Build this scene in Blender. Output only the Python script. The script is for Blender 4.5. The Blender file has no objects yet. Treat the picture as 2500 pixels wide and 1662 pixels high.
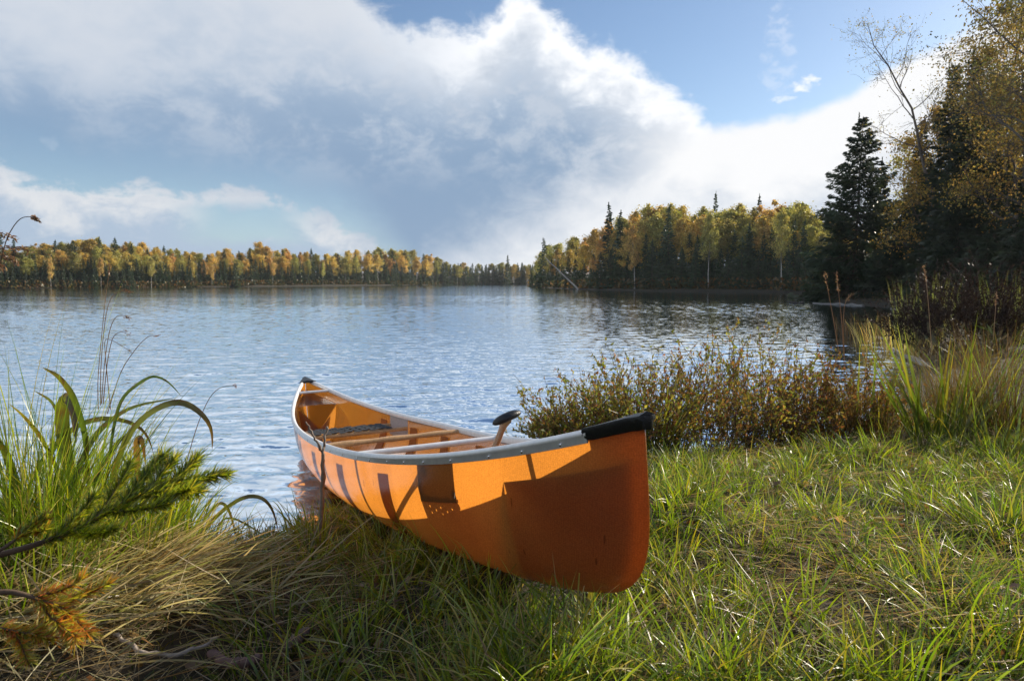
import bpy, math, random
import numpy as np
from mathutils import Vector

C = bpy.context.scene.collection
SC = bpy.context.scene
R = math.radians
rng = np.random.default_rng(7)
random.seed(7)

# ------------------------------------------------------------------ camera
CAMZ = 1.34
FPX = 1700.0                       # focal length in pixels of the 2500 px wide photograph
cd = bpy.data.cameras.new('camera')
cam = bpy.data.objects.new('camera', cd)
C.objects.link(cam)
cam.location = (0, 0, CAMZ)
cam.rotation_euler = (R(90 - 4.81), 0, 0)
cd.sensor_width = 36.0
cd.lens = FPX / 2500 * 36
cd.clip_start = 0.05
cd.clip_end = 3000
cd.dof.use_dof = True
cd.dof.focus_distance = 3.2
cd.dof.aperture_fstop = 10.0
SC.camera = cam
SC.view_settings.view_transform = 'Standard'
SC.view_settings.look = 'None'
SC.view_settings.exposure = 0.57
SC.view_settings.gamma = 1.0
SC.cycles.use_denoising = True
SC.cycles.max_bounces = 7
SC.cycles.transparent_max_bounces = 6
SC.cycles.sample_clamp_indirect = 6.0
SC.cycles.sample_clamp_direct = 12.0

# ------------------------------------------------------------------ sun
SUN_AZ, SUN_EL = 56.0, 24.0        # degrees right of the view axis, degrees up
sd = bpy.data.lights.new('sun', 'SUN')
sd.energy = 5.0  # low autumn sun
sd.angle = R(0.5)
sd.color = (1.0, 0.90, 0.74)
sun = bpy.data.objects.new('sun', sd)
C.objects.link(sun)
sv = Vector((math.sin(R(SUN_AZ)) * math.cos(R(SUN_EL)), math.cos(R(SUN_AZ)) * math.cos(R(SUN_EL)), math.sin(R(SUN_EL))))
sun.rotation_euler = sv.to_track_quat('Z', 'Y').to_euler()


# ------------------------------------------------------------------ node helper
class NT:
    def __init__(s, nt):
        s.nt = nt; s.n = nt.nodes; s.l = nt.links

    def node(s, t, **k):
        nd = s.n.new(t)
        for a, b in k.items():
            setattr(nd, a, b)
        return nd

    def put(s, sock, v):
        if v is None: return
        if isinstance(v, bpy.types.NodeSocket): s.l.new(v, sock)
        elif hasattr(sock.default_value, '__len__') and not hasattr(v, '__len__'): sock.default_value = [v] * len(sock.default_value)
        elif hasattr(v, '__len__') and len(sock.default_value) == 4 and len(v) == 3: sock.default_value = (*v, 1)
        else: sock.default_value = v

    def math(s, op, a, b=None, c=None, clamp=False):
        nd = s.node('ShaderNodeMath', operation=op, use_clamp=clamp)
        for i, v in enumerate((a, b, c)): s.put(nd.inputs[i], v)
        return nd.outputs[0]

    def add(s, a, b): return s.math('ADD', a, b)
    def sub(s, a, b): return s.math('SUBTRACT', a, b)
    def mul(s, a, b): return s.math('MULTIPLY', a, b)

    def step(s, v, a, b, o0=0.0, o1=1.0, interp='SMOOTHSTEP'):
        nd = s.node('ShaderNodeMapRange', interpolation_type=interp)
        for i, x in enumerate((v, a, b, o0, o1)): s.put(nd.inputs[i], x)
        return nd.outputs[0]

    def mix(s, f, a, b, mode='MIX'):
        nd = s.node('ShaderNodeMix', data_type='RGBA', blend_type=mode)
        s.put(nd.inputs[0], f); s.put(nd.inputs[6], a); s.put(nd.inputs[7], b)
        return nd.outputs[2]

    def noise(s, vec, scale, detail=4, rough=0.5, dist=0.0):
        nd = s.node('ShaderNodeTexNoise')
        if vec is not None: s.put(nd.inputs['Vector'], vec)
        nd.inputs['Scale'].default_value = scale
        nd.inputs['Detail'].default_value = detail
        nd.inputs['Roughness'].default_value = rough
        nd.inputs['Distortion'].default_value = dist
        return nd.outputs[0]

    def curve(s, x, pts, x0, x1, y0, y1):
        """piecewise curve through pts, in real units"""
        t = s.step(x, x0, x1, interp='LINEAR')
        nd = s.node('ShaderNodeFloatCurve')
        c = nd.mapping.curves[0]
        P = [((a - x0) / (x1 - x0), (b - y0) / (y1 - y0)) for a, b in pts]
        c.points[0].location = P[0]; c.points[1].location = P[-1]
        for q in P[1:-1]: c.points.new(*q)
        nd.mapping.update()
        s.l.new(t, nd.inputs['Value'])
        return s.step(nd.outputs[0], 0, 1, y0, y1, interp='LINEAR')

    def comb(s, x, y, z):
        nd = s.node('ShaderNodeCombineXYZ')
        for i, v in enumerate((x, y, z)): s.put(nd.inputs[i], v)
        return nd.outputs[0]


# ------------------------------------------------------------------ sky: NISHITA air with clouds by azimuth / elevation
W = bpy.data.worlds.new('World')
SC.world = W
W.use_nodes = True
w = NT(W.node_tree)
for nd in list(w.n): w.n.remove(nd)
tc = w.node('ShaderNodeTexCoord')
sep = w.node('ShaderNodeSeparateXYZ')
w.l.new(tc.outputs['Generated'], sep.inputs[0])
X_, Y_, Z_ = sep.outputs
sky = w.node('ShaderNodeTexSky', sky_type='NISHITA', sun_disc=False)
sky.sun_elevation = R(SUN_EL)
sky.sun_rotation = R(SUN_AZ)
sky.altitude = 400
sky.air_density = 1.0
sky.dust_density = 0.7
sky.ozone_density = 1.6
AZ = w.mul(w.math('ARCTAN2', X_, Y_), 57.2958)
EL = w.mul(w.math('ARCSINE', Z_), 57.2958)
cv = w.comb(AZ, w.mul(EL, 1.5), 0.0)
n_big = w.noise(cv, 0.075, 6, 0.55)
n_mid = w.noise(cv, 0.28, 8, 0.62, 0.3)
n_fine = w.noise(cv, 0.9, 6, 0.6)
nb = w.mul(w.sub(n_big, 0.5), 2.0)
nm = w.mul(w.sub(n_mid, 0.5), 2.0)
nf = w.mul(w.sub(n_fine, 0.5), 2.0)
wob = w.add(w.add(w.mul(nb, 1.2), w.mul(nm, 2.4)), w.mul(nf, 0.7))
# main cloud: everything below its top edge
topA = w.curve(AZ, [(-180, 60), (-60, 60), (-30, 34), (-14, 23), (-11.5, 21), (-8, 19.8), (-4, 19.6), (-1, 21.4), (1.2, 22.4), (3, 20.5), (7, 18.6), (11, 16.2), (14, 14.2), (16.5, 11.0), (19, 7.5), (24, 2), (60, 0), (180, 0)], -180, 180, -5, 65)
dA = w.sub(w.add(topA, wob), EL)                     # degrees below the top edge
mA = w.step(dA, -0.5, 1.5)
botA = w.curve(AZ, [(-180, -3), (-60, -1), (-40, 8.6), (-27, 7.6), (-20, 6.6), (-16, 5.8), (-13, 4.2), (-10, 1.5), (-7, -2), (-3, -4), (10, -4), (180, -4)], -180, 180, -10, 40)
mA = w.mul(mA, w.step(w.add(w.sub(EL, botA), w.mul(nm, 1.6)), -3.5, 5.5))
# white band low on the right
topB = w.curve(AZ, [(-180, -6), (-13, -6), (-7, 0.5), (-1, 4.2), (4, 7.0), (9, 10.2), (14, 12.0), (20, 12.0), (24, 12.8), (30, 15.6), (60, 22), (110, 18), (180, -4)], -180, 180, -10, 40)
dB = w.sub(w.add(topB, w.add(w.mul(nb, 0.6), w.mul(nm, 0.5))), EL)
sB = w.step(AZ, 9, 16.5, 9.0, 0.9)
mB = w.step(w.add(dB, w.mul(w.mul(nm, 0.35), sB)), w.mul(sB, -0.45), w.mul(sB, 0.75))
# low cumulus on the left
topC = w.curve(AZ, [(-180, 11), (-60, 11), (-36.5, 8.6), (-34, 7.0), (-31, 6.8), (-27.5, 7.5), (-24, 6.9), (-21, 7.8), (-19, 7.2), (-16, 6.0), (-13.5, 5.0), (-11, 3.5), (-8, 1.0), (0, -4), (180, -4)], -180, 180, -10, 40)
dC = w.sub(w.add(topC, w.add(w.mul(nm, 2.6), w.mul(nf, 0.8))), EL)
mC = w.step(dC, 0.0, 1.2)
holeC = w.mul(w.step(AZ, -27, -22), w.step(AZ, -14.5, -19))
holeC = w.mul(holeC, w.mul(w.step(w.add(EL, w.mul(nm, 1.6)), 2.4, 3.6), w.step(w.add(EL, w.mul(nm, 1.6)), 6.3, 5.0)))
mC = w.mul(mC, w.sub(1.0, holeC))
# small wisps on the blue
def wisp(a, e, ra, re, k):
    q = w.add(w.math('POWER', w.math('DIVIDE', w.sub(AZ, a), ra), 2.0), w.math('POWER', w.math('DIVIDE', w.sub(EL, e), re), 2.0))
    return w.mul(w.step(w.add(q, w.mul(w.add(nm, w.mul(nf, 2.0)), 1.3)), 1.0, -0.4), k)
mD = w.math('MAXIMUM', wisp(22.3, 14.3, 1.0, 0.55, 0.8), wisp(20.6, 13.4, 1.2, 0.3, 0.5))
mD = w.math('MAXIMUM', mD, wisp(20.4, 16.0, 1.3, 4.0, 0.22))
mD = w.math('MAXIMUM', mD, wisp(-33.0, 9.3, 0.55, 0.5, 0.15))
# cloud tones
gain = 1.0
WHITE, PALE, GREY, DARK = (7.4, 7.5, 7.7), (4.9, 5.2, 5.7), (3.1, 3.85, 4.9), (1.85, 2.7, 3.9)
litA = w.mul(w.step(w.add(dA, w.mul(nm, 4.0)), 7.5, 0.6), w.step(AZ, -16, 0))
leftlit = w.mul(w.step(w.add(EL, w.add(w.mul(nb, 6), w.mul(nm, 3))), 11, 22), w.step(AZ, 4, -14))
colA = w.mix(w.step(w.add(EL, w.add(w.mul(nb, 5.0), w.mul(nm, 2.0))), 7.0, 19.0), DARK, GREY)
colA = w.mix(w.mul(leftlit, 0.9), colA, PALE)
mound = w.mul(w.step(w.add(n_mid, w.mul(nb, 0.35)), 0.40, 0.66), w.mul(w.step(AZ, -40, -4, 0.45, 1.0), w.step(EL, 6, 12)))
colA = w.mix(w.mul(mound, 0.5), colA, PALE)
colA = w.mix(litA, colA, WHITE)
colB = w.mix(w.step(w.add(w.add(dB, w.mul(nb, 3.0)), w.mul(nm, 4.0)), 3.0, 11.0), (6.9, 6.95, 7.05), w.mix(0.75, PALE, GREY))
colC = w.mix(w.step(w.add(dC, w.mul(nm, 2.0)), 0.8, 4.0), (5.6, 5.7, 5.9), GREY)
skyc = w.mix(1.0, sky.outputs[0], (0.84, 0.89, 0.94), 'MULTIPLY')
skyc = w.mix(w.step(EL, 11.0, -1.0, 0.0, 0.6), skyc, (2.7, 3.9, 5.4))
col = w.mix(mD, skyc, WHITE)
col = w.mix(w.mul(mC, 0.93), col, colC)
col = w.mix(mA, col, colA)
col = w.mix(mB, col, colB)
over = w.mul(w.mul(w.step(w.add(EL, w.mul(nb, 3)), 23, 27), w.step(w.add(EL, w.mul(nm, 10)), 35, 26)), w.step(n_big, 0.34, 0.48))  # unseen bright cloud belt above the view, added to brighten the water's reflections
over = w.mul(over, w.mul(w.step(AZ, -95, -60), w.step(AZ, 95, 60)))
col = w.mix(w.mul(over, 0.9), col, (5.6, 6.4, 7.5))
below = w.step(EL, -1.0, -4.0)
col = w.mix(below, col, (1.2, 1.5, 1.6))
bg = w.node('ShaderNodeBackground')
bg.inputs[1].default_value = 0.095
w.l.new(col, bg.inputs[0])
out = w.node('ShaderNodeOutputWorld')
w.l.new(bg.outputs[0], out.inputs[0])


# ------------------------------------------------------------------ mesh collecting
class M:
    """verts, faces and a colour per vertex; built as ONE mesh object"""
    def __init__(s):
        s.v = []; s.c = []; s.q = []; s.t = []; s.n = 0; s.mq = []; s.mt = []; s.uv = None

    def quads(s, V, F, col=(1, 1, 1), mat=0):
        V = np.asarray(V, float).reshape(-1, 3)
        F = np.asarray(F, int)
        s.v.append(V)
        col = np.asarray(col, float)
        s.c.append(np.broadcast_to(col, (len(V), 3)) if col.ndim == 1 else col.reshape(-1, 3))
        if F.shape[1] == 4: s.q.append(F + s.n); s.mq.append(np.full(len(F), mat))
        else: s.t.append(F + s.n); s.mt.append(np.full(len(F), mat))
        s.n += len(V)

    def mesh(s, name, mats, smooth=True):
        me = bpy.data.meshes.new(name)
        V = np.concatenate(s.v); col = np.concatenate(s.c)
        q = np.concatenate(s.q) if s.q else np.zeros((0, 4), int)
        t = np.concatenate(s.t) if s.t else np.zeros((0, 3), int)
        me.vertices.add(len(V)); me.vertices.foreach_set('co', V.ravel().astype(np.float32))
        idx = np.concatenate([q.ravel(), t.ravel()]).astype(np.int32)
        me.loops.add(len(idx)); me.loops.foreach_set('vertex_index', idx)
        npoly = len(q) + len(t)
        me.polygons.add(npoly)
        st = np.concatenate([np.arange(len(q)) * 4, len(q) * 4 + np.arange(len(t)) * 3]).astype(np.int32)
        me.polygons.foreach_set('loop_start', st)
        me.polygons.foreach_set('use_smooth', np.full(npoly, smooth))
        mi = np.concatenate((s.mq or [np.zeros(0)]) + (s.mt or [])).astype(np.int32) if (s.mq or s.mt) else np.zeros(npoly, np.int32)
        for m in (mats if isinstance(mats, (list, tuple)) else [mats]): me.materials.append(m)
        me.polygons.foreach_set('material_index', mi)
        at = me.attributes.new('col', 'FLOAT_COLOR', 'POINT')
        at.data.foreach_set('color', np.concatenate([col, np.ones((len(col), 1))], 1).ravel().astype(np.float32))
        me.update(calc_edges=True)
        me.validate()
        return me

    def build(s, name, mats, parent=None, smooth=True):
        o = bpy.data.objects.new(name, s.mesh(name, mats, smooth))
        C.objects.link(o)
        o.parent = parent
        return o


def tag(o, label=None, cat=None, group=None, kind=None):
    if label: o['label'] = label
    if cat: o['category'] = cat
    if group: o['group'] = group
    if kind: o['kind'] = kind
    return o


def thing(name, label, cat, loc=(0, 0, 0), rz=0.0, group=None):
    o = bpy.data.objects.new(name, None)
    o.empty_display_size = 0.2
    C.objects.link(o)
    o.location = loc; o.rotation_euler = (0, 0, rz)
    return tag(o, label, cat, group)


def copy_tree(o, parent=None):
    c = o.copy(); C.objects.link(c); c.parent = parent
    for ch in o.children: copy_tree(ch, c)
    return c


def nrm(a):
    return a / (np.linalg.norm(a, axis=-1, keepdims=True) + 1e-9)


def tube(m, path, rad, n=6, col=(1, 1, 1), mat=0, cap=True, sq=1.0):
    P = np.asarray(path, float); k = len(P)
    rad = np.broadcast_to(np.asarray(rad, float), (k,))
    T = nrm(np.gradient(P, axis=0))
    up = np.array([0, 0, 1.0]) if abs(T[:, 2]).mean() < 0.8 else np.array([1.0, 0, 0])
    A = nrm(np.cross(T, up)); B = np.cross(A, T)
    th = np.linspace(0, 2 * np.pi, n, endpoint=False)
    V = P[:, None] + rad[:, None, None] * (A[:, None] * np.cos(th)[None, :, None] + sq * B[:, None] * np.sin(th)[None, :, None])
    i, j = np.meshgrid(np.arange(k - 1), np.arange(n), indexing='ij')
    F = np.stack([i * n + j, i * n + (j + 1) % n, (i + 1) * n + (j + 1) % n, (i + 1) * n + j], -1).reshape(-1, 4)
    col = np.asarray(col, float)
    cc = np.repeat(col, n, 0) if col.ndim == 2 else col
    m.quads(V, F, cc, mat)
    if cap:
        for e, fl in ((0, 1), (k - 1, 0)):
            c0 = np.concatenate([V[e], P[e][None]])
            f = np.array([[n, (a + 1) % n, a] if fl else [n, a, (a + 1) % n] for a in range(n)])
            m.quads(c0, f, col[e] if col.ndim == 2 else col, mat)


def strips(m, P, wid, side, c0, c1, mat=0, tipw=0.12, shape=None):
    """P (N,k,3) centre lines, wid (N,), side (N,3) or (N,k,3)"""
    N, k, _ = P.shape
    t = np.linspace(0, 1, k)
    prof = (1 - t ** 2.2) * (0.55 + 0.45 * np.minimum(1, t * 4)) if shape is None else shape(t)
    prof = np.maximum(prof, tipw * (t < 1) + 0.02)
    if side.ndim == 2: side = side[:, None]
    off = side * (wid[:, None] * prof)[..., None] * 0.5
    V = np.stack([P - off, P + off], 2)                 # N,k,2,3
    b = np.arange(N)[:, None] * (2 * k) + np.arange(k - 1)[None] * 2
    F = np.stack([b, b + 1, b + 3, b + 2], -1).reshape(-1, 4)
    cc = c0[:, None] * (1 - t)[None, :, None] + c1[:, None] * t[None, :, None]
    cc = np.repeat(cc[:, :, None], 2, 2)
    m.quads(V, F, cc.reshape(-1, 3), mat)


def blades(m, base, h, wid, az, lean, curl, c0, c1, k=4, mat=0, r=rng, shape=None):
    N = len(base)
    t = (np.arange(k) + 0.5) / k
    phi = lean[:, None] + curl[:, None] * t[None] ** 1.4
    d = np.stack([np.sin(phi) * np.sin(az)[:, None], np.sin(phi) * np.cos(az)[:, None], np.cos(phi)], -1) * (h / k)[:, None, None]
    P = np.concatenate([base[:, None], base[:, None] + np.cumsum(d, 1)], 1)
    perp = np.stack([np.cos(az), -np.sin(az), 0 * az], -1)
    roll = r.uniform(-1.2, 1.2, N)
    nn = np.stack([np.sin(az) * np.cos(lean), np.cos(az) * np.cos(lean), -np.sin(lean)], -1)
    side = perp * np.cos(roll)[:, None] + nn * np.sin(roll)[:, None]
    strips(m, P, wid, side, c0, c1, mat, shape=shape)
    return P


def leaves(m, ctr, dirv, size, el, c, mat=0, r=rng, fold=0.0):
    """rhombic leaves: centre, long axis, size, width ratio"""
    N = len(ctr)
    d = nrm(dirv)
    s = nrm(np.cross(d, r.normal(size=(N, 3))))
    L = d * size[:, None] * 0.5; S = s * (size * el)[:, None] * 0.5
    V = np.stack([ctr - L, ctr + S - L * 0.1, ctr + L, ctr - S - L * 0.1], 1)
    F = np.arange(N * 4).reshape(-1, 4)
    m.quads(V, F, np.repeat(c, 4, 0), mat)


def pick(r, N, *cols, jit=0.25):
    cols = np.array(cols, float)
    c = cols[r.integers(0, len(cols), N)]
    return c * (1 + r.uniform(-jit, jit, (N, 1))) * (1 + r.uniform(-0.08, 0.08, (N, 3)))


def patch(x, y, s=1.0, o=0.0):
    return 0.5 + 0.5 * np.sin(x * 2.1 / s + 1.3 + o + 1.2 * np.sin(y * 1.7 / s + o)) * np.sin(y * 2.6 / s + 0.4 * x + o * 2)


# ------------------------------------------------------------------ materials
def mat(name):
    m = bpy.data.materials.new(name); m.use_nodes = True
    t = NT(m.node_tree)
    for nd in list(t.n): t.n.remove(nd)
    return m, t


def finish(t, sh):
    o = t.node('ShaderNodeOutputMaterial'); t.l.new(sh, o.inputs[0]); return o


def leafmat(name, trans=0.45, gloss=0.06, rough=0.35, hue=0.0, val=0.0, tint=(1.15, 1.1, 0.55)):
    m, t = mat(name)
    a = t.node('ShaderNodeAttribute', attribute_name='col').outputs[0]
    if hue or val:
        rnd = t.node('ShaderNodeObjectInfo').outputs['Random']
        hs = t.node('ShaderNodeHueSaturation')
        t.put(hs.inputs['Hue'], t.step(rnd, 0, 1, 0.5 - hue, 0.5 + hue, 'LINEAR'))
        r2 = t.math('FRACT', t.mul(rnd, 7.31))
        t.put(hs.inputs['Value'], t.step(r2, 0, 1, 1 - val, 1 + val, 'LINEAR'))
        t.put(hs.inputs['Color'], a)
        a = hs.outputs[0]
    df = t.node('ShaderNodeBsdfDiffuse'); t.put(df.inputs[0], a)
    tr = t.node('ShaderNodeBsdfTranslucent'); t.put(tr.inputs[0], t.mix(1.0, a, tint, 'MULTIPLY'))
    mx = t.node('ShaderNodeMixShader'); mx.inputs[0].default_value = trans
    t.l.new(df.outputs[0], mx.inputs[1]); t.l.new(tr.outputs[0], mx.inputs[2])
    if gloss:
        gl = t.node('ShaderNodeBsdfGlossy'); gl.inputs['Roughness'].default_value = rough
        gl.inputs[0].default_value = (1, 1, 1, 1)
        m2 = t.node('ShaderNodeMixShader'); m2.inputs[0].default_value = gloss
        t.l.new(mx.outputs[0], m2.inputs[1]); t.l.new(gl.outputs[0], m2.inputs[2])
        mx = m2
    finish(t, mx.outputs[0])
    return m


def pbr(name, col, rough=0.5, metal=0.0, nscale=0, namt=0.25, bump=0.0, attr=False, coat=0.0, stretch=None):
    m, t = mat(name)
    p = t.node('ShaderNodeBsdfPrincipled')
    p.inputs['Roughness'].default_value = rough; p.inputs['Metallic'].default_value = metal
    p.inputs['Coat Weight'].default_value = coat
    c = t.node('ShaderNodeAttribute', attribute_name='col').outputs[0] if attr else tuple(col)
    if nscale:
        v = t.node('ShaderNodeTexCoord').outputs['Object']
        if stretch:
            mp = t.node('ShaderNodeMapping'); mp.inputs['Scale'].default_value = stretch
            t.l.new(v, mp.inputs[0]); v = mp.outputs[0]
        n = t.noise(v, nscale, 6, 0.6)
        f = t.step(n, 0.3, 0.7, 1 - namt, 1 + namt, 'LINEAR')
        c = t.mix(1.0, c, t.comb(f, f, f), 'MULTIPLY')
        if bump:
            b = t.node('ShaderNodeBump'); b.inputs['Strength'].default_value = bump
            b.inputs['Distance'].default_value = 0.01
            t.l.new(n, b.inputs['Height']); t.l.new(b.outputs[0], p.inputs['Normal'])
    t.put(p.inputs['Base Color'], c)
    finish(t, p.outputs[0])
    return m


MG = leafmat('grass_blade', 0.56, 0.04, 0.36, tint=(1.15, 1.2, 0.4))
MSTRAW = leafmat('straw', 0.55, 0.045, 0.42, tint=(1.1, 1.0, 0.7))
MBIRCH = leafmat('birch_leaf', 0.45, 0.03, 0.4, hue=0.012, val=0.2, tint=(1.1, 1.08, 0.7))
MSPRUCE = leafmat('spruce_needle', 0.22, 0.05, 0.45, hue=0.012, val=0.2)
MSHRUB = leafmat('shrub_leaf', 0.5, 0.02, 0.4)
MBARK = pbr('bark', (0.09, 0.075, 0.06), 0.85, nscale=14, namt=0.45, bump=0.6, attr=True)
MWOODSTICK = pbr('dead_wood', (0.2, 0.17, 0.14), 0.75, nscale=40, namt=0.4, bump=0.5, attr=True)

# ------------------------------------------------------------------ the lake outline (one polygon), ground and water
LAKE = np.array([
    (-90, -12), (-20, 0.5), (-6, 2.4), (-3, 3.05), (-1.9, 3.2), (-1.35, 3.3), (-1.12, 3.55), (-0.9, 4.1), (-0.45, 4.7), (0.3, 5.0), (1.5, 5.1), (2.5, 5.5),
    (3.5, 6.6), (4.9, 8.6), (6.6, 11.3), (8.4, 14.2), (11.2, 18.6), (15.0, 25.5), (18.6, 33), (20.2, 40), (21.0, 46), (22.3, 49.5), (27, 52), (36, 57),
    (52, 68), (54, 76), (44, 80), (36, 82), (31, 86), (24, 91), (15.5, 106), (10.5, 126), (7, 158), (4.6, 196), (8, 232), (18, 300), (8, 332), (-20, 318),
    (-30, 296), (-44, 248), (-58, 212), (-72, 186), (-88, 162), (-102, 139), (-125, 118), (-190, 92), (-240, 30)], float)


def lake_sd(x, y):
    """distance to the shore, positive on land"""
    x = np.asarray(x, float); y = np.asarray(y, float)
    d2 = np.full(x.shape, 1e18); ins = np.zeros(x.shape, bool)
    for (ax, ay), (bx, by) in zip(LAKE, np.roll(LAKE, -1, 0)):
        ex, ey = bx - ax, by - ay
        t = np.clip(((x - ax) * ex + (y - ay) * ey) / (ex * ex + ey * ey), 0, 1)
        d2 = np.minimum(d2, (x - ax - t * ex) ** 2 + (y - ay - t * ey) ** 2)
        cr = (ay > y) != (by > y)
        ins ^= cr & (x < ex * (y - ay) / (ey if ey else 1e-9) + ax)
    return np.where(ins, -1, 1) * np.sqrt(d2)


_wk = rng.normal(size=(26, 2)); _wp = rng.uniform(0, 6.28, 26); _wl = rng.uniform(0.12, 1.1, 26)


def lump(x, y):
    z = 0
    for (a, b), p, l in zip(nrm(_wk), _wp, _wl):
        z = z + l * np.sin((a * x + b * y) * 6.28 / l + p)
    return z / 26


# canoe frame (needed by the ground, which it presses down)
LH = 2.6                                        # half length
CO = np.array([-0.7875, 4.017, CAMZ - 0.6135])  # centre of the line between the two tips
_cy, _sy = math.cos(-1.1255), math.sin(-1.1255); _cp, _sp = math.cos(-0.1063), math.sin(-0.1063); _cr, _sr = math.cos(0.0105), math.sin(0.0105)
CR = np.array([[_cy, -_sy, 0], [_sy, _cy, 0], [0, 0, 1]]) @ np.array([[_cp, 0, _sp], [0, 1, 0], [-_sp, 0, _cp]]) @ np.array([[1, 0, 0], [0, _cr, -_sr], [0, _sr, _cr]])


def hb(u): return 0.3887 * np.maximum(1 - u * u, 0) ** 0.883
def hzg(u): return -0.2547 * (1 - np.abs(u) ** 2.6)
def hzk(u): return -0.517 - 0.115 * (1 - np.abs(u) ** 2.2)


def hull_pt(u, th, inset=0.0, nexp=2.8):
    """th 0 = right gunwale .. pi = left gunwale (seen from the near tip looking back: +y is right of the picture)"""
    u, th = np.broadcast_arrays(np.asarray(u, float), np.asarray(th, float))
    b, zg, zk = hb(u), hzg(u), hzk(u)
    n = 1.9 + (nexp - 1.9) * (1 - np.abs(u) ** 3)
    c = np.cos(th)
    y = np.sign(c) * np.abs(c) ** (2 / n) * b
    fr = np.maximum(np.sin(th), 0) ** (2 / n)
    z = zg + (zk - zg) * fr
    y = y * (1 - inset / np.maximum(b, inset + 0.012)) if np.any(inset) else y
    z = z + inset * fr
    pull = 0.46 * (1 - np.sqrt(np.maximum(1 - fr ** 5.5, 0))) * np.abs(u) ** 6
    x = u * LH - np.sign(u) * pull - np.sign(u) * inset * np.abs(u) ** 8
    return np.stack([x, y, z], -1)


def to_world(p): return np.asarray(p) @ CR.T + CO


_uu = np.linspace(-1, 1, 81); _tt = np.linspace(0, np.pi, 33)
_HW = to_world(hull_pt(_uu[:, None], _tt[None]).reshape(-1, 3))


def gz(x, y):
    x = np.asarray(x, float); y = np.asarray(y, float)
    d = lake_sd(x, y)
    near = np.exp(-((np.hypot(x, y) / 30.0) ** 2))
    land = 0.07 * (1 - np.exp(-np.maximum(d, 0) / 0.10)) + 0.44 * (1 - np.exp(-np.maximum(d, 0) / 2.4)) + np.clip(d - 4, 0, 80) * 0.035 + np.clip(d - 12, 0, 60) * 0.05
    z = np.where(d > 0, land, np.maximum(d * 0.35, -1.6) - 0.01)
    z = z + near * lump(x, y) * 0.16 * np.clip(d / 0.4, 0, 1)
    m = np.exp(-(((x + 1.40) / 0.50) ** 2 + ((y - 2.12) / 0.42) ** 2))
    z = z + 0.11 * m + 0.10 * np.exp(-(((x + 2.0) / 0.5) ** 2 + ((y - 2.7) / 0.4) ** 2))
    sel = (np.abs(x - CO[0]) < 2.2) & (np.abs(y - CO[1]) < 3.2) & (d > -0.5)
    if np.any(sel):
        xs, ys = x[sel], y[sel]
        lim = np.full(xs.shape, 9.0)
        for i in range(0, len(xs), 4000):
            dd = (xs[i:i + 4000, None] - _HW[None, :, 0]) ** 2 + (ys[i:i + 4000, None] - _HW[None, :, 1]) ** 2
            lim[i:i + 4000] = np.where(dd < 0.05 ** 2, _HW[None, :, 2], 9).min(1)
        z = z.copy() if isinstance(z, np.ndarray) else z
        z[sel] = np.minimum(z[sel], lim - 0.012)
    return z


rr = np.concatenate([[0.0], np.geomspace(0.4, 8, 190), np.geomspace(8.4, 900, 90)])
aa = np.radians(np.concatenate([np.linspace(-180, -62, 40, endpoint=False), np.linspace(-62, 62, 330), np.linspace(62, 180, 41)[1:-1]]))
gm = M()
Rg, Ag = np.meshgrid(rr, aa, indexing='ij')
gx, gy = Rg * np.sin(Ag), Rg * np.cos(Ag)
gzz = gz(gx.ravel(), gy.ravel())
na = len(aa)
i, j = np.meshgrid(np.arange(len(rr) - 1), np.arange(na), indexing='ij')
F = np.stack([i * na + j, (i + 1) * na + j, (i + 1) * na + (j + 1) % na, i * na + (j + 1) % na], -1).reshape(-1, 4)
gm.quads(np.stack([gx.ravel(), gy.ravel(), gzz], -1), F[:, ::-1])
mg, t = mat('soil_and_thatch')
pos = t.node('ShaderNodeNewGeometry').outputs['Position']
n1 = t.noise(pos, 1.3, 6, 0.6); n2 = t.noise(pos, 38, 5, 0.65)
c = t.mix(t.step(n1, 0.35, 0.65), (0.016, 0.017, 0.008), (0.036, 0.026, 0.014))
c = t.mix(t.step(n2, 0.45, 0.7), c, (0.055, 0.042, 0.022))
p = t.node('ShaderNodeBsdfPrincipled'); p.inputs['Roughness'].default_value = 0.95
t.put(p.inputs['Base Color'], c)
b = t.node('ShaderNodeBump'); b.inputs['Strength'].default_value = 0.7; b.inputs['Distance'].default_value = 0.02
t.l.new(n2, b.inputs['Height']); t.l.new(b.outputs[0], p.inputs['Normal'])
finish(t, p.outputs[0])
tag(gm.build('ground', mg), kind='structure')

mw, t = mat('lake_water')
pos = t.node('ShaderNodeNewGeometry').outputs['Position']
def wave(sx, sy, rot, scale, detail, rough, ax, ay):
    # slopes of the ripples straight from a noise field (two channels)
    mp = t.node('ShaderNodeMapping'); mp.inputs['Scale'].default_value = (sx, sy, 1); mp.inputs['Rotation'].default_value = (0, 0, R(rot))
    t.l.new(pos, mp.inputs[0])
    nd = t.node('ShaderNodeTexNoise')
    t.l.new(mp.outputs[0], nd.inputs['Vector'])
    nd.inputs['Scale'].default_value = scale; nd.inputs['Detail'].default_value = detail; nd.inputs['Roughness'].default_value = rough; nd.inputs['Distortion'].default_value = 0.25
    sc = t.node('ShaderNodeSeparateColor'); t.l.new(nd.outputs['Color'], sc.inputs[0])
    return t.mul(t.sub(sc.outputs[0], 0.5), ax), t.mul(t.sub(sc.outputs[1], 0.5), ay)
ws = [wave(0.55, 1.0, 10, 13.0, 2, 0.5, 0.14, 0.26), wave(0.7, 1.0, 0, 30.0, 1, 0.5, 0.12, 0.2)]
calm = t.step(t.noise(pos, 0.11, 3, 0.55), 0.35, 0.65, 0.65, 1.15)
sx_, sy_ = ws[0]
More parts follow.
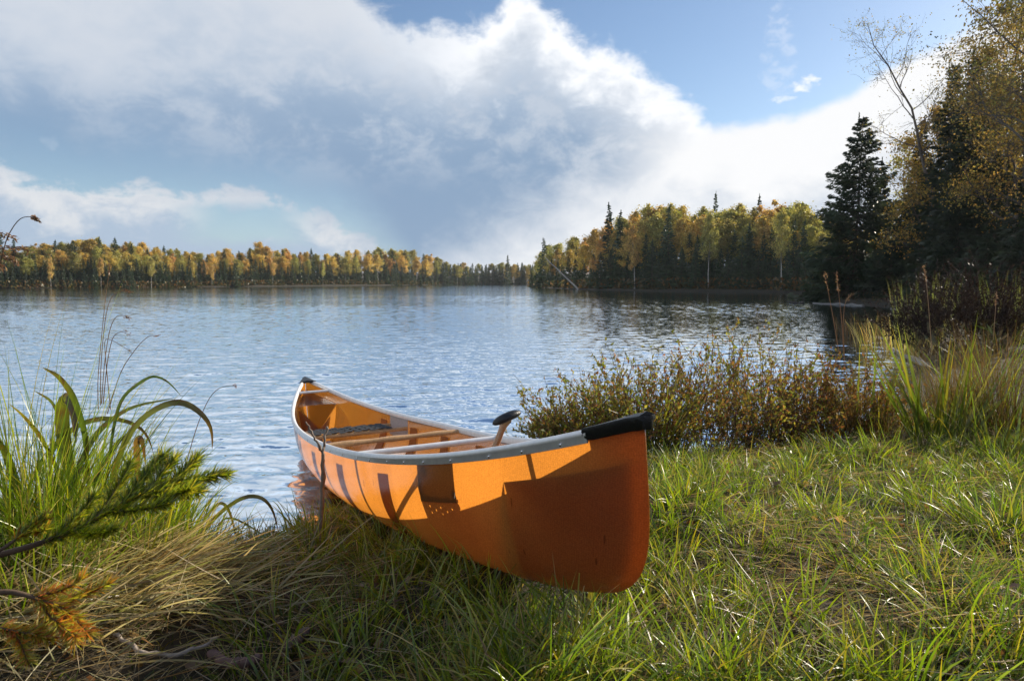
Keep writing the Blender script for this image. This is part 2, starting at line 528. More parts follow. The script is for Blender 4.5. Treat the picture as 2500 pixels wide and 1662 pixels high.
for a, b in ws[1:]: sx_, sy_ = t.add(sx_, a), t.add(sy_, b)
nv = t.node('ShaderNodeVectorMath', operation='ADD'); t.l.new(t.comb(t.mul(t.mul(sx_, calm), -1.0), t.mul(t.mul(sy_, calm), -1.0), 0.0), nv.inputs[0]); t.l.new(t.node('ShaderNodeNewGeometry').outputs['Normal'], nv.inputs[1]); nv = nv.outputs[0]
nn_ = t.node('ShaderNodeVectorMath', operation='NORMALIZE'); t.l.new(nv, nn_.inputs[0])
df = t.node('ShaderNodeBsdfDiffuse'); df.inputs[0].default_value = (0.020, 0.060, 0.135, 1)
gl = t.node('ShaderNodeBsdfGlossy'); gl.inputs[0].default_value = (0.88, 0.95, 1.0, 1); gl.inputs['Roughness'].default_value = 0.05
fr = t.node('ShaderNodeFresnel'); fr.inputs[0].default_value = 1.45
for nd in (gl, fr): t.l.new(nn_.outputs[0], nd.inputs['Normal'])
mx = t.node('ShaderNodeMixShader')
t.l.new(t.math('MULTIPLY_ADD', fr.outputs[0], 1.55, 0.05, clamp=True), mx.inputs[0])
t.l.new(df.outputs[0], mx.inputs[1]); t.l.new(gl.outputs[0], mx.inputs[2])
finish(t, mx.outputs[0])
# the ripples are real geometry: 56 small wave trains, shorter ones dying out where the mesh gets too coarse for them
wr = np.random.default_rng(5)
NW = 56
lam = np.exp(wr.uniform(math.log(0.10), math.log(0.75), NW))
wdir = R(188) + wr.normal(size=NW) * 0.55
wslope = 0.105 * math.sqrt(2 / NW) * np.where((lam > 0.14) & (lam < 0.45), 1.25, 0.75)
wph = wr.uniform(0, 6.2832, NW)
wrr = np.concatenate([np.geomspace(2.2, 150, 1350), np.geomspace(156, 1400, 24)])
waa = np.radians(np.linspace(-43, 43, 1150))
Rw, Aw = np.meshgrid(wrr, waa, indexing='ij')
wx, wy = (Rw * np.sin(Aw)).ravel(), (Rw * np.cos(Aw)).ravel()
drr = (np.gradient(wrr)[:, None] + 0 * Aw).ravel()
gust = 0.72 + 0.38 * np.sin(wx * 0.13 + 1.1 * np.sin(wy * 0.09)) * np.sin(wy * 0.17 + 0.6 + 0.05 * wx)
wz = np.zeros(len(wx))
for l_, a_, s_, p_ in zip(lam, wdir, wslope, wph):
    k_ = 6.2832 / l_
    fade_ = np.clip((l_ / drr - 2.0) / 2.0, 0, 1)
    wz += fade_ * s_ / k_ * np.sin(k_ * (np.sin(a_) * wx + np.cos(a_) * wy) + p_)
wz *= gust
wm = M()
n_a = len(waa)
i, j = np.meshgrid(np.arange(len(wrr) - 1), np.arange(n_a - 1), indexing='ij')
wm.quads(np.stack([wx, wy, wz], -1), np.stack([i * n_a + j, i * n_a + j + 1, (i + 1) * n_a + j + 1, (i + 1) * n_a + j], -1).reshape(-1, 4)[:, ::-1])
# still water to the sides and behind
sa = np.radians(np.linspace(43, 317, 60)); sr = np.array([2.2, 10, 60, 300, 1400.0])
Rs, As = np.meshgrid(sr, sa, indexing='ij')
i, j = np.meshgrid(np.arange(4), np.arange(59), indexing='ij')
wm.quads(np.stack([(Rs * np.sin(As)).ravel(), (Rs * np.cos(As)).ravel(), 0 * Rs.ravel()], -1), np.stack([i * 60 + j, i * 60 + j + 1, (i + 1) * 60 + j + 1, (i + 1) * 60 + j], -1).reshape(-1, 4)[:, ::-1])
tag(wm.build('water', mw), kind='structure')


def at(px, py, d):
    """photo pixel and forward distance to a world point"""
    th = math.atan((831 - 688) / FPX)
    dx, dz = (px - 1250) / FPX, (831 - py) / FPX
    v = np.array([dx, math.cos(th) + dz * math.sin(th), dz * math.cos(th) - math.sin(th)])
    return np.array([0, 0, CAMZ]) + v / v[1] * d


# ------------------------------------------------------------------ canoe
def hullmat():
    m, t = mat('amber_aramid_laminate')
    uv = t.node('ShaderNodeAttribute', attribute_name='col')
    s = t.node('ShaderNodeSeparateColor'); t.l.new(uv.outputs[0], s.inputs[0])
    lay, = (s.outputs[0],)                     # number of cloth layers
    ob = t.node('ShaderNodeTexCoord').outputs['Object']
    mp = t.node('ShaderNodeMapping'); mp.inputs['Scale'].default_value = (1, 0.25, 1); t.l.new(ob, mp.inputs[0])
    wa = t.node('ShaderNodeTexWave', wave_type='BANDS', bands_direction='X'); wa.inputs['Scale'].default_value = 55; wa.inputs['Distortion'].default_value = 1.5; wa.inputs['Detail'].default_value = 2
    wb = t.node('ShaderNodeTexWave', wave_type='BANDS', bands_direction='Z'); wb.inputs['Scale'].default_value = 55; wb.inputs['Distortion'].default_value = 1.5; wb.inputs['Detail'].default_value = 2
    t.l.new(ob, wa.inputs[0]); t.l.new(ob, wb.inputs[0])
    weave = t.mul(t.add(wa.outputs[1], wb.outputs[1]), 0.5)
    blot = t.noise(ob, 5.0, 5, 0.6)
    f = t.add(t.step(weave, 0, 1, 0.90, 1.06, 'LINEAR'), t.step(blot, 0.3, 0.7, -0.07, 0.07, 'LINEAR'))
    f = t.mul(f, t.step(lay, 0, 1, 0.30, 1.0, 'LINEAR'))
    sc = t.noise(mp.outputs[0], 60, 2, 0.5)
    fine = t.step(t.noise(ob, 210, 2, 0.5), 0.35, 0.65, 0.85, 1.12, 'LINEAR')
    f = t.mul(f, fine)
    mp2 = t.node('ShaderNodeMapping'); mp2.inputs['Scale'].default_value = (70, 70, 9); mp2.inputs['Rotation'].default_value = (0.3, 0.25, 0.2); t.l.new(ob, mp2.inputs[0])
    scr = t.step(t.noise(mp2.outputs[0], 1.0, 1, 0.4), 0.735, 0.76, 1.0, 0.55)
    scr = t.math('MAXIMUM', scr, t.step(t.noise(ob, 2.2, 2, 0.5), 0.60, 0.48, 0.0, 1.0))
    f = t.mul(f, scr)
    mud = t.mul(t.step(t.add(s.outputs[1], t.step(t.noise(ob, 7.0, 6, 0.7), 0.3, 0.7, -0.28, 0.28, 'LINEAR')), 0.86, 1.06), t.step(t.noise(ob, 45.0, 4, 0.7), 0.35, 0.6, 0.25, 0.8))
    f = t.mul(f, t.step(mud, 0, 1, 1.0, 0.5, 'LINEAR'))
    ff = t.comb(f, f, f)
    cd_ = t.mix(1.0, t.mix(mud, (0.155, 0.082, 0.033), (0.20, 0.15, 0.10)), ff, 'MULTIPLY')
    ct = t.mix(1.0, (0.88, 0.32, 0.04), ff, 'MULTIPLY')
    df = t.node('ShaderNodeBsdfDiffuse'); t.put(df.inputs[0], cd_)
    tr = t.node('ShaderNodeBsdfTranslucent'); t.put(tr.inputs[0], ct)
    mx = t.node('ShaderNodeMixShader'); mx.inputs[0].default_value = 0.48
    t.l.new(df.outputs[0], mx.inputs[1]); t.l.new(tr.outputs[0], mx.inputs[2])
    gl = t.node('ShaderNodeBsdfGlossy'); gl.inputs['Roughness'].default_value = 0.16
    fr = t.node('ShaderNodeFresnel'); fr.inputs[0].default_value = 1.45
    m2 = t.node('ShaderNodeMixShader'); t.l.new(t.mul(fr.outputs[0], 0.8), m2.inputs[0])
    t.l.new(mx.outputs[0], m2.inputs[1]); t.l.new(gl.outputs[0], m2.inputs[2])
    finish(t, m2.outputs[0])
    return m


def thinmat(name, cdiff, ctrans, f):
    m, t = mat(name)
    n = t.step(t.noise(t.node('ShaderNodeTexCoord').outputs['Object'], 70, 4, 0.6), 0.3, 0.7, 0.85, 1.15, 'LINEAR')
    df = t.node('ShaderNodeBsdfDiffuse'); t.put(df.inputs[0], t.mix(1.0, cdiff, t.comb(n, n, n), 'MULTIPLY'))
    tr = t.node('ShaderNodeBsdfTranslucent'); t.put(tr.inputs[0], t.mix(1.0, ctrans, t.comb(n, n, n), 'MULTIPLY'))
    mx = t.node('ShaderNodeMixShader'); mx.inputs[0].default_value = f
    t.l.new(df.outputs[0], mx.inputs[1]); t.l.new(tr.outputs[0], mx.inputs[2])
    gl = t.node('ShaderNodeBsdfGlossy'); gl.inputs['Roughness'].default_value = 0.3
    m2 = t.node('ShaderNodeMixShader'); m2.inputs[0].default_value = 0.05
    t.l.new(mx.outputs[0], m2.inputs[1]); t.l.new(gl.outputs[0], m2.inputs[2])
    finish(t, m2.outputs[0])
    return m


MHULL = hullmat()
MALU = pbr('brushed_aluminium', (0.80, 0.80, 0.80), 0.36, 0.25, nscale=30, namt=0.10)
MBLACK = pbr('black_vinyl', (0.012, 0.013, 0.015), 0.42, nscale=160, namt=0.3, bump=0.25)
MASH = pbr('varnished_ash', (0.50, 0.30, 0.14), 0.35, nscale=18, namt=0.25, coat=0.3, stretch=(6, 1, 6))
MGREY = thinmat('grey_patch', (0.42, 0.42, 0.43), (0.30, 0.21, 0.12), 0.17)
MRIB = thinmat('rib_laminate', (0.28, 0.12, 0.04), (0.36, 0.15, 0.06), 0.32)
MWEB = pbr('black_webbing', (0.015, 0.016, 0.018), 0.7, nscale=120, namt=0.4, bump=0.4)
MRIVET = pbr('rivet_steel', (0.66, 0.66, 0.67), 0.25, 1.0)

canoe = thing('canoe', 'amber orange translucent canoe with aluminium rim pulled up on the grassy bank', 'canoe')


def grid(m, P, col=(1, 1, 1), mat=0, flip=False):
    a, b = P.shape[:2]
    i, j = np.meshgrid(np.arange(a - 1), np.arange(b - 1), indexing='ij')
    F = np.stack([i * b + j, (i + 1) * b + j, (i + 1) * b + j + 1, i * b + j + 1], -1).reshape(-1, 4)
    m.quads(P.reshape(-1, 3), F[:, ::-1] if flip else F, col, mat)


RIBS = (-0.42, -0.2, 0.02, 0.25, 0.475)
hu = np.concatenate([-1 + np.geomspace(0.0006, 0.06, 16), np.linspace(-0.93, 0.93, 150), 1 - np.geomspace(0.0006, 0.06, 16)[::-1]])
hth = np.linspace(0, np.pi, 57)
HP = hull_pt(hu[:, None], hth[None])
lay = np.ones(HP.shape[:2])
for rb in RIBS: lay[np.abs(hu - rb) < 0.034] *= 0.86
lay[np.abs(hu) > 0.80] *= 0.86
fz = (HP[..., 2] - hzg(hu)[:, None]) / (hzk(hu) - hzg(hu))[:, None]
lay *= np.where((fz > 0.62) & (np.abs(hu) < 0.72)[:, None], 0.92, 1.0)
hm = M(); grid(hm, to_world(HP), np.stack([lay, fz, lay], -1).reshape(-1, 3))
hull = hm.build('hull', MHULL, canoe)

# gunwales: a rounded rail with a flat outer flange, swept along the sheer
def sheer(u, sgn): return np.stack([u * LH, sgn * hb(u), hzg(u)], -1)
PROF = [(-0.012, -0.018), (-0.013, 0.002), (-0.009, 0.009), (0.0, 0.0125), (0.009, 0.011), (0.0135, 0.005), (0.014, -0.004), (0.0085, -0.006), (0.0085, -0.024), (0.0035, -0.026), (0.003, -0.018)]
for sgn in (-1, 1):
    u = np.linspace(-0.972, 0.936, 160)
    P = sheer(u, sgn); T = nrm(np.gradient(P, axis=0))
    O = nrm(np.cross(T, [0, 0, 1])) * (1 if sgn < 0 else -1)
    U = np.broadcast_to([0, 0, 1.0], O.shape)
    pr = np.array(PROF + PROF[:1])
    V = P[:, None] + O[:, None] * pr[None, :, 0, None] + U[:, None] * pr[None, :, 1, None]
    g = M(); grid(g, to_world(V), flip=sgn > 0)
    gw = g.build('gunwale', MALU, canoe)
    for q in (-0.8, -0.62, -0.45, -0.3, -0.15, -0.02, 0.1, 0.2, 0.29, 0.37, 0.43, 0.5, 0.57, 0.63, 0.7, 0.775, 0.84, 0.9):
        k = np.abs(u - q).argmin()
        c0 = P[k] + O[k] * 0.0085 + np.array([0, 0, -0.0155])
        e1, e2 = T[k], np.array([0, 0, 1.0])
        th = np.linspace(0, 2 * np.pi, 11)
        rm = M()
        rings = np.stack([c0 + r_ * (np.cos(th)[:, None] * e1 + np.sin(th)[:, None] * e2) + O[k] * h_ for r_, h_ in ((0.0052, 0), (0.005, 0.0014), (0.0034, 0.0028), (0.0001, 0.0033))])
        grid(rm, to_world(rings), flip=sgn > 0)
        rm.build('rivet', MRIVET, gw)

# end caps
def cap(s, u0):
    m = M()
    u = np.linspace(u0, 0.9995, 18) * s
    v = np.linspace(-1, 1, 13)
    hbx = np.maximum(hb(u), 0.006) + 0.0165
    top = np.stack([np.broadcast_to((u * LH)[:, None], (18, 13)) + 0.012 * s * (np.abs(u) > 0.99)[:, None], hbx[:, None] * v[None],
                    hzg(u)[:, None] + 0.0145 + 0.006 * (1 - v[None] ** 2) + 0.003 * np.exp(-((v[None] - 0) ** 2) * 9)], -1)
    fl = 0.019 + 0 * u
    fl[0] = 0.010; fl[1] = 0.017
    sidel = np.stack([top[:, 0] + np.array([0, 0, -0.0]), top[:, 0] + np.stack([0 * u, 0 * u - 0.002, -0.010 + 0 * u], -1), top[:, 0] + np.stack([0 * u, 0 * u + 0.006, -0.016 + 0 * u], -1), top[:, 0] + np.stack([0 * u, 0.007 + 0 * u, -fl - 0.015], -1), top[:, 0] + np.stack([0 * u, 0.012 + 0 * u, -fl - 0.016], -1)], 1)
    sider = sidel * np.array([1, -1, 1])
    grid(m, to_world(top), flip=s < 0); grid(m, to_world(sidel), flip=s < 0); grid(m, to_world(sider), flip=s > 0)
    # nose over the stem
    nose = np.stack([sidel[-1], sidel[-1] * np.array([1, 0, 1]) + np.array([0.012 * s, 0, 0]), sider[-1]], 0)
    grid(m, to_world(nose), flip=s < 0)
    grid(m, to_world(np.stack([top[0], top[0] + np.array([0, 0, -0.02])], 0)), flip=s < 0)
    grid(m, to_world(np.stack([top[-1], sidel[-1][:1] * np.array([1, 0, 1]) + 0 * top[-1]], 0)), flip=s > 0)
    return m
cap(1, 0.934).build('deck_plate', MBLACK, canoe)
cap(-1, 0.945).build('deck_plate', MBLACK, canoe)


def bar(name, mt, u, drop, rad, wavy=0.0, n=24, parent=canoe, sq=1.0):
    y = np.linspace(-1, 1, n)
    b = hb(np.array(u)) - 0.004
    P = np.stack([np.full(n, u * LH), y * b, np.full(n, hzg(np.array(u)) - drop) + 0.0 * y], -1)
    rad = rad * (1 + wavy * np.cos(y * np.pi * 3) * 0.5 - wavy * 0.3)
    m = M(); tube(m, to_world(P), rad, 12, sq=sq)
    return m.build(name, mt, parent)


bar('thwart', MALU, 0.35, 0.006, 0.0145)
bar('yoke', MASH, 0.12, 0.012, 0.021, 0.25, sq=0.75)
bar('carry_bar', MALU, -0.83, 0.004, 0.011)
bar('carry_bar', MALU, 0.845, 0.004, 0.011)


def seat(u0, u1, drop):
    zz = float(hzg(np.array((u0 + u1) / 2)) - drop)
    m = M()
    for u in (u0, u1):
        b = float(hb(np.array(u))) - 0.006
        tube(m, to_world([(u * LH, -b, zz), (u * LH, 0, zz), (u * LH, b, zz)]), 0.014, 10)
    bi = float(min(hb(np.array(u0)), hb(np.array(u1)))) - 0.08
    for sy in (-1, 1):
        tube(m, to_world([(u0 * LH, sy * bi, zz), (u1 * LH, sy * bi, zz)]), 0.0125, 10)
    fr = m.build('seat', MASH, canoe)
    wb = M()
    nx = 6; L0, L1 = u0 * LH, u1 * LH
    for k in range(nx):
        xc = L0 + (L1 - L0) * (k + 0.5) / nx; hw = (L1 - L0) / nx * 0.42
        ys = np.linspace(-bi, bi, 25)
        zc = zz + 0.0165 + 0.003 * np.sign(np.sin(np.arange(25) * np.pi / 2 + k * np.pi + 0.4))
        grid(wb, to_world(np.stack([np.stack([np.full(25, xc - hw), ys, zc], -1), np.stack([np.full(25, xc + hw), ys, zc], -1)], 0)))
    ny = 10
    for k in range(ny):
        yc = -bi + 2 * bi * (k + 0.5) / ny; hw = bi / ny * 0.84
        xs = np.linspace(L0 - 0.016, L1 + 0.016, 15)
        zc = zz + 0.0165 - 0.003 * np.sign(np.sin(np.arange(15) * np.pi / 2 + k * np.pi + 0.4))
        grid(wb, to_world(np.stack([np.stack([xs, np.full(15, yc - hw), zc], -1), np.stack([xs, np.full(15, yc + hw), zc], -1)], 0)))
    wb.build('webbing', MWEB, fr)


seat(-0.375, -0.25, 0.085)
seat(0.60, 0.69, 0.115)

# ribs across the floor, grey seat patches, buoyancy tanks
def inner_strip(u0, u1, a0, a1, inset, n=40, k=5):
    m = M()
    uu = np.linspace(u0, u1, k); th = np.linspace(a0, a1, n)
    A = hull_pt(uu[:, None], th[None], inset=0.002); B = hull_pt(uu[:, None], th[None], inset=inset)
    grid(m, to_world(B), flip=True)
    grid(m, to_world(np.stack([A[0], B[0]], 0)), flip=True); grid(m, to_world(np.stack([B[-1], A[-1]], 0)), flip=True)
    grid(m, to_world(np.stack([A[:, 0], B[:, 0]], 0))); grid(m, to_world(np.stack([B[:, -1], A[:, -1]], 0)))
    return m
for rb in RIBS: inner_strip(rb - 0.021, rb + 0.021, 0.09, np.pi - 0.09, 0.011).build('rib', MRIB, canoe)
for u0, u1 in ((-0.375, -0.245), (0.598, 0.695)):
    inner_strip(u0, u1, 0.0, 0.30, 0.006, 10).build('seat_patch', MGREY, canoe)
    inner_strip(u0, u1, np.pi - 0.30, np.pi, 0.006, 10).build('seat_patch', MGREY, canoe)
for s, u0 in ((1, 0.80), (-1, 0.785)):
    m = M()
    uu = np.linspace(u0, 0.985, 14) * s; th = np.linspace(0, np.pi, 29)
    P = hull_pt(uu[:, None], th[None], inset=0.007)
    lidz = hzg(uu) - 0.095
    P[..., 2] = np.minimum(P[..., 2], lidz[:, None])
    yl = hull_pt(uu, np.full(14, 0.09), inset=0.007)[:, 1]
    grid(m, to_world(P[:, :15]), flip=s < 0)
    v = np.linspace(-1, 1, 9)
    ctr = np.stack([uu * LH, 0 * uu, lidz], -1)
    lid = np.stack([np.broadcast_to((uu * LH)[:, None], (14, 9)), yl[:, None] * v[None] * 0.985, np.broadcast_to(lidz[:, None], (14, 9)) + 0.006 * (1 - v[None] ** 2)], -1)
    grid(m, to_world(lid), flip=s < 0)
    sec = P[0]; mid = sec.mean(0)
    fan = np.stack([mid + (sec - mid) * q + np.array([-0.05 * s * (1 - q ** 2), 0, 0]) for q in np.linspace(0.001, 1, 7)], 0)
    grid(m, to_world(fan), flip=s > 0)
    m.build('float_tank', MHULL, canoe)

# paddle: leaning on the thwart, blade on the floor of the canoe
pg = np.array([-0.022, 2.66, CAMZ - 0.527]); pe = np.array([-0.185, 3.5, 0.25])
pdl = thing('canoe_paddle', 'varnished wooden paddle with a black bulbous grip sticking up out of the canoe', 'paddle', tuple(pe))
ax = nrm(pg - pe)
side = np.array([0.9, 0.15, 0.46]); side = nrm(side - ax * (side @ ax)); nor = np.cross(side, ax)
m = M()
sp = np.array([pg - pe - ax * s_ for s_ in np.linspace(0.02, 0.75, 14)])
srad = np.interp(np.linspace(0, 1, 14), [0, 0.05, 0.14, 0.3, 1], [0.024, 0.017, 0.0135, 0.0145, 0.015])
tube(m, sp, srad, 14, sq=0.8)
m.build('shaft', MASH, pdl)
m = M()
q = np.linspace(-1, 1, 22)
gp = (pg - pe) + side * 0.062 * q[:, None] + ax * (0.016 - 0.012 * q[:, None] ** 2)
tube(m, gp, 0.0225 * np.sqrt(np.maximum(1 - np.abs(q) ** 2.6, 0.002)), 14, sq=0.78)
m.build('grip', MBLACK, pdl)
m = M()
s_ = np.linspace(0, 1, 14); wv_ = np.interp(s_, [0, 0.12, 0.3, 0.75, 0.94, 1], [0.014, 0.03, 0.085, 0.1, 0.085, 0.05])
ctr = np.array([(pg - pe) - ax * (0.73 + 0.36 * a) for a in s_])
v = np.linspace(-1, 1, 7)
for sg in (1, -1):
    grid(m, ctr[:, None] + side * (wv_[:, None] * v[None])[..., None] + nor * (sg * (0.009 * (1 - np.abs(v)) + 0.0015))[None, :, None], flip=sg < 0)
m.build('blade', MASH, pdl)

# ------------------------------------------------------------------ trees
def limb_path(r, p0, d0, L, n=6, wander=0.25, lift=0.1):
    P = [np.array(p0, float)]; d = nrm(np.array(d0, float))
    for _ in range(n):
        d = nrm(d + r.normal(size=3) * wander * 0.5 + np.array([0, 0, lift]))
        P.append(P[-1] + d * L / n)
    return np.array(P)


def make_broadleaf(seed, H, cb, cr, nl, ls, cols, nlimb=16, nsub=5, lean=(0, 0), trunk_r=0.012, bark=(0.55, 0.52, 0.46), bark2=(0.10, 0.085, 0.07), tubes=5, spread=0.30, twig=False, open_=0.0):
    r = np.random.default_rng(seed)
    wood = M(); crown = M()
    n = 14; s = np.linspace(0, 1, n)
    wob = np.cumsum(r.normal(size=(n, 2)) * 0.013 * H, 0) * s[:, None]
    P = np.stack([lean[0] * H * s ** 1.3 + wob[:, 0], lean[1] * H * s ** 1.3 + wob[:, 1], H * 0.98 * s - 0.15], -1)
    rad = H * trunk_r * (1 - 0.9 * s) * (1 + 0.5 * np.exp(-s * 18))
    bc = np.array(bark)[None] * (1 - s[:, None]) + np.array(bark2)[None] * s[:, None]
    bc = np.where((r.uniform(size=n) < 0.25)[:, None], bc * 0.5, bc)
    tube(wood, P, rad, 8, bc)
    ends = []
    for k in range(nlimb):
        f = cb + (0.97 - cb) * (k + r.uniform()) / nlimb
        p0 = np.array([np.interp(f, s, P[:, a]) for a in range(3)])
        az = k * 2.4 + r.uniform(-0.6, 0.6)
        g = (f - cb) / (1 - cb)
        L = cr * (0.55 + 0.6 * math.sin(math.pi * min(1, 0.18 + 0.8 * g))) * r.uniform(0.7, 1.15) * (1 - 0.55 * g ** 3)
        up = 0.35 + 0.9 * g
        lp = limb_path(r, p0, (math.cos(az), math.sin(az), up), L, 6, 0.3, 0.10)
        lr = max(H * trunk_r * (1 - 0.9 * f) * 0.55, 0.008)
        tube(wood, lp, lr * np.linspace(1, 0.25, 7), tubes, bark2, cap=False)
        ends.append((lp[-1], L)); ends.append((lp[4], L))
        for q in range(nsub):
            a = r.uniform(0.3, 0.95)
            b0 = np.array([np.interp(a, np.linspace(0, 1, 7), lp[:, e]) for e in range(3)])
            dd = nrm(nrm(lp[-1] - lp[0]) + r.normal(size=3) * 0.75)
            sp_ = limb_path(r, b0, dd, L * r.uniform(0.25, 0.55), 4, 0.4, 0.04)
            tube(wood, sp_, lr * 0.4 * np.linspace(1, 0.3, 5), 4 if tubes > 4 else 3, bark2, cap=False)
            ends.append((sp_[-1], L * 0.6)); ends.append((sp_[2], L * 0.5))
            if twig:
                for _ in range(5):
                    e0 = sp_[r.integers(1, 5)]
                    tw = limb_path(r, e0, dd + r.normal(size=3) * 0.8 + np.array([0, 0, 0.2]), L * r.uniform(0.12, 0.3), 4, 0.5, 0.05)
                    tube(wood, tw, lr * 0.16 * np.linspace(1, 0.35, 5) + 0.002, 3, bark2, cap=False)
                    ends.append((tw[-1], L * 0.3)); ends.append((tw[2], L * 0.3))
    E_ = np.array([e[0] for e in ends]); EL_ = np.array([e[1] for e in ends])
    wgt = np.maximum(r.uniform(size=len(E_)) - open_, 0.02) ** 0.7
    idx = r.choice(len(E_), nl, p=wgt / wgt.sum())
    ctr = E_[idx] + r.normal(size=(nl, 3)) * (EL_[idx] * spread)[:, None] * np.array([1, 1, 0.75])
    tone = pick(r, len(E_), *cols, jit=0.22)[idx] * (1 + r.uniform(-0.5, 0.4, (nl, 1)))
    leaves(crown, ctr, r.normal(size=(nl, 3)) + np.array([0, 0, -0.5]), ls * r.uniform(0.6, 1.3, nl), r.uniform(0.55, 0.9, nl), tone, r=r)
    return wood, crown


def make_spruce(seed, H, Rr, nb, per, spray=0.4, cols=((0.028, 0.050, 0.022), (0.040, 0.062, 0.026)), base=0.03, sparse=0.0, power=0.85, wid=0.28, droop=0.35):
    r = np.random.default_rng(seed)
    wood = M(); crown = M()
    s = np.linspace(0, 1, 10)
    wx = np.cumsum(r.normal(size=(10, 2)) * 0.004 * H, 0)
    P = np.stack([wx[:, 0], wx[:, 1], H * s - 0.1], -1)
    tube(wood, P, H * 0.011 * (1 - 0.94 * s) + 0.006, 7, (0.10, 0.08, 0.065), cap=False)
    C_, D_, S_, T_ = [], [], [], []
    sector = r.uniform(0.72, 1.12, 9)
    for k in range(nb):
        f = base + (0.985 - base) * ((k + r.uniform(0, 0.9)) / nb) ** 1.08
        if r.uniform() < sparse: continue
        az = k * 2.39996 + r.uniform(-0.35, 0.35)
        sec = sector[int(az / 6.2832 * 9) % 9]
        L = Rr * ((1 - f) ** power) * r.uniform(0.62, 1.12) * sec * (1 + 0.16 * math.sin(f * 31 + seed)) + 0.12 * min(1, H / 6)
        z0 = H * f
        px = np.array([np.interp(f, s, P[:, a]) for a in range(3)]); px[2] = z0
        q = np.linspace(0, 1, 6)
        out_ = L * q
        dz = L * (-droop * q * (0.4 + (1 - f)) + 0.22 * q ** 2.5) + 0.25 * L * q * f
        hd = np.array([math.cos(az), math.sin(az), 0])
        bp = px + hd * out_[:, None] + np.array([0, 0, 1]) * dz[:, None]
        tube(wood, bp, max(0.006, 0.014 * L) * np.linspace(1, 0.25, 6), 3, (0.075, 0.06, 0.05), cap=False)
        m_ = max(3, int(per * (0.35 + L / Rr)))
        a = r.uniform(0.08, 1.0, m_) ** 0.8
        ctr = np.stack([np.interp(a, q, bp[:, e]) for e in range(3)], -1)
        sd = np.array([-hd[1], hd[0], 0])
        off = r.uniform(-1, 1, m_) * (1.02 - a) * 0.42 * L
        ctr = ctr + sd * off[:, None] + hd * (np.abs(off) * 0.35)[:, None] + np.stack([0 * a, 0 * a, -r.uniform(0, 0.12, m_) * L - 0.02], -1)
        dv = hd * 0.9 + sd * (np.sign(off) * r.uniform(0.1, 0.9, m_))[:, None] + np.stack([0 * a, 0 * a, r.uniform(-0.75, 0.15, m_)], -1)
        C_.append(ctr); D_.append(dv); S_.append(np.full(m_, spray) * r.uniform(0.6, 1.25, m_) * (0.55 + 0.5 * L / Rr))
        T_.append(pick(r, 1, *cols, jit=0.2) * (1 + r.uniform(-0.2, 0.2, (m_, 1))))
    n = 26
    C_.append(np.stack([r.normal(size=n) * 0.03 * spray, r.normal(size=n) * 0.03 * spray, H * r.uniform(0.955, 1.015, n)], -1)); D_.append(np.stack([r.normal(size=n) * 0.4, r.normal(size=n) * 0.4, np.ones(n)], -1))
    S_.append(np.full(n, spray * 0.5)); T_.append(pick(r, n, *cols))
    c = np.concatenate(C_); n = len(c)
    leaves(crown, c, np.concatenate(D_), np.concatenate(S_), r.uniform(wid * 0.7, wid * 1.3, n), np.concatenate(T_), r=r)
    return wood, crown


def tree_thing(name, wc, mcrown, label=None, cat='tree', loc=(0, 0, 0), group=None):
    o = thing(name, label, cat, loc, group=group)
    wc[0].build('trunk', MBARK, o)
    wc[1].build('crown', mcrown, o)
    return o


GOLD = ((0.66, 0.44, 0.11), (0.60, 0.43, 0.13), (0.74, 0.53, 0.15), (0.52, 0.43, 0.13))
OLIVE = ((0.40, 0.36, 0.10), (0.46, 0.39, 0.11), (0.32, 0.32, 0.09))
RUST = ((0.54, 0.33, 0.11), (0.58, 0.37, 0.12), (0.48, 0.31, 0.11))
protoB = []
for sd_, cols in ((1, GOLD), (2, GOLD), (3, OLIVE), (4, RUST), (5, GOLD), (6, OLIVE)):
    protoB.append(make_broadleaf(100 + sd_, 12.0, (0.36, 0.28, 0.40)[sd_ % 3], (2.6, 2.2, 2.4)[sd_ % 3], 7000, 0.25, cols, 22, 4, tubes=4, spread=0.27))
protoS = []
for sd_ in range(5):
    protoS.append(make_spruce(200 + sd_, 10.0, 1.75 + 0.25 * (sd_ % 3), 105, 20, 0.66, wid=0.42, cols=((0.045, 0.075, 0.035), (0.06, 0.09, 0.04))))
meshB = [(a.mesh('trunk', MBARK), b.mesh('crown', MBIRCH)) for a, b in protoB]
meshS = [(a.mesh('trunk', MBARK), b.mesh('crown', MSPRUCE)) for a, b in protoS]


def place_tree(kind, k, x, y, H, label, group, wide=1.0, rx=0.0, ry=0.0):
    """a thing of its own with its own trunk and crown objects (sharing mesh data)"""
    ms, H0, nm = (meshB, 12.0, 'birch_tree') if kind == 'b' else (meshS, 10.0, 'spruce_tree')
    o = thing(nm, label, 'tree', (x, y, float(gz(np.array([x]), np.array([y]))[0]) - 0.05), random.uniform(0, 6.28), group)
    s = H / H0
    o.scale = (s * wide, s * wide, s)
    o.rotation_euler[0] = rx; o.rotation_euler[1] = ry
    for me, pn in zip(ms[k % len(ms)], ('trunk', 'crown')):
        c = bpy.data.objects.new(pn, me); C.objects.link(c); c.parent = o
    return o


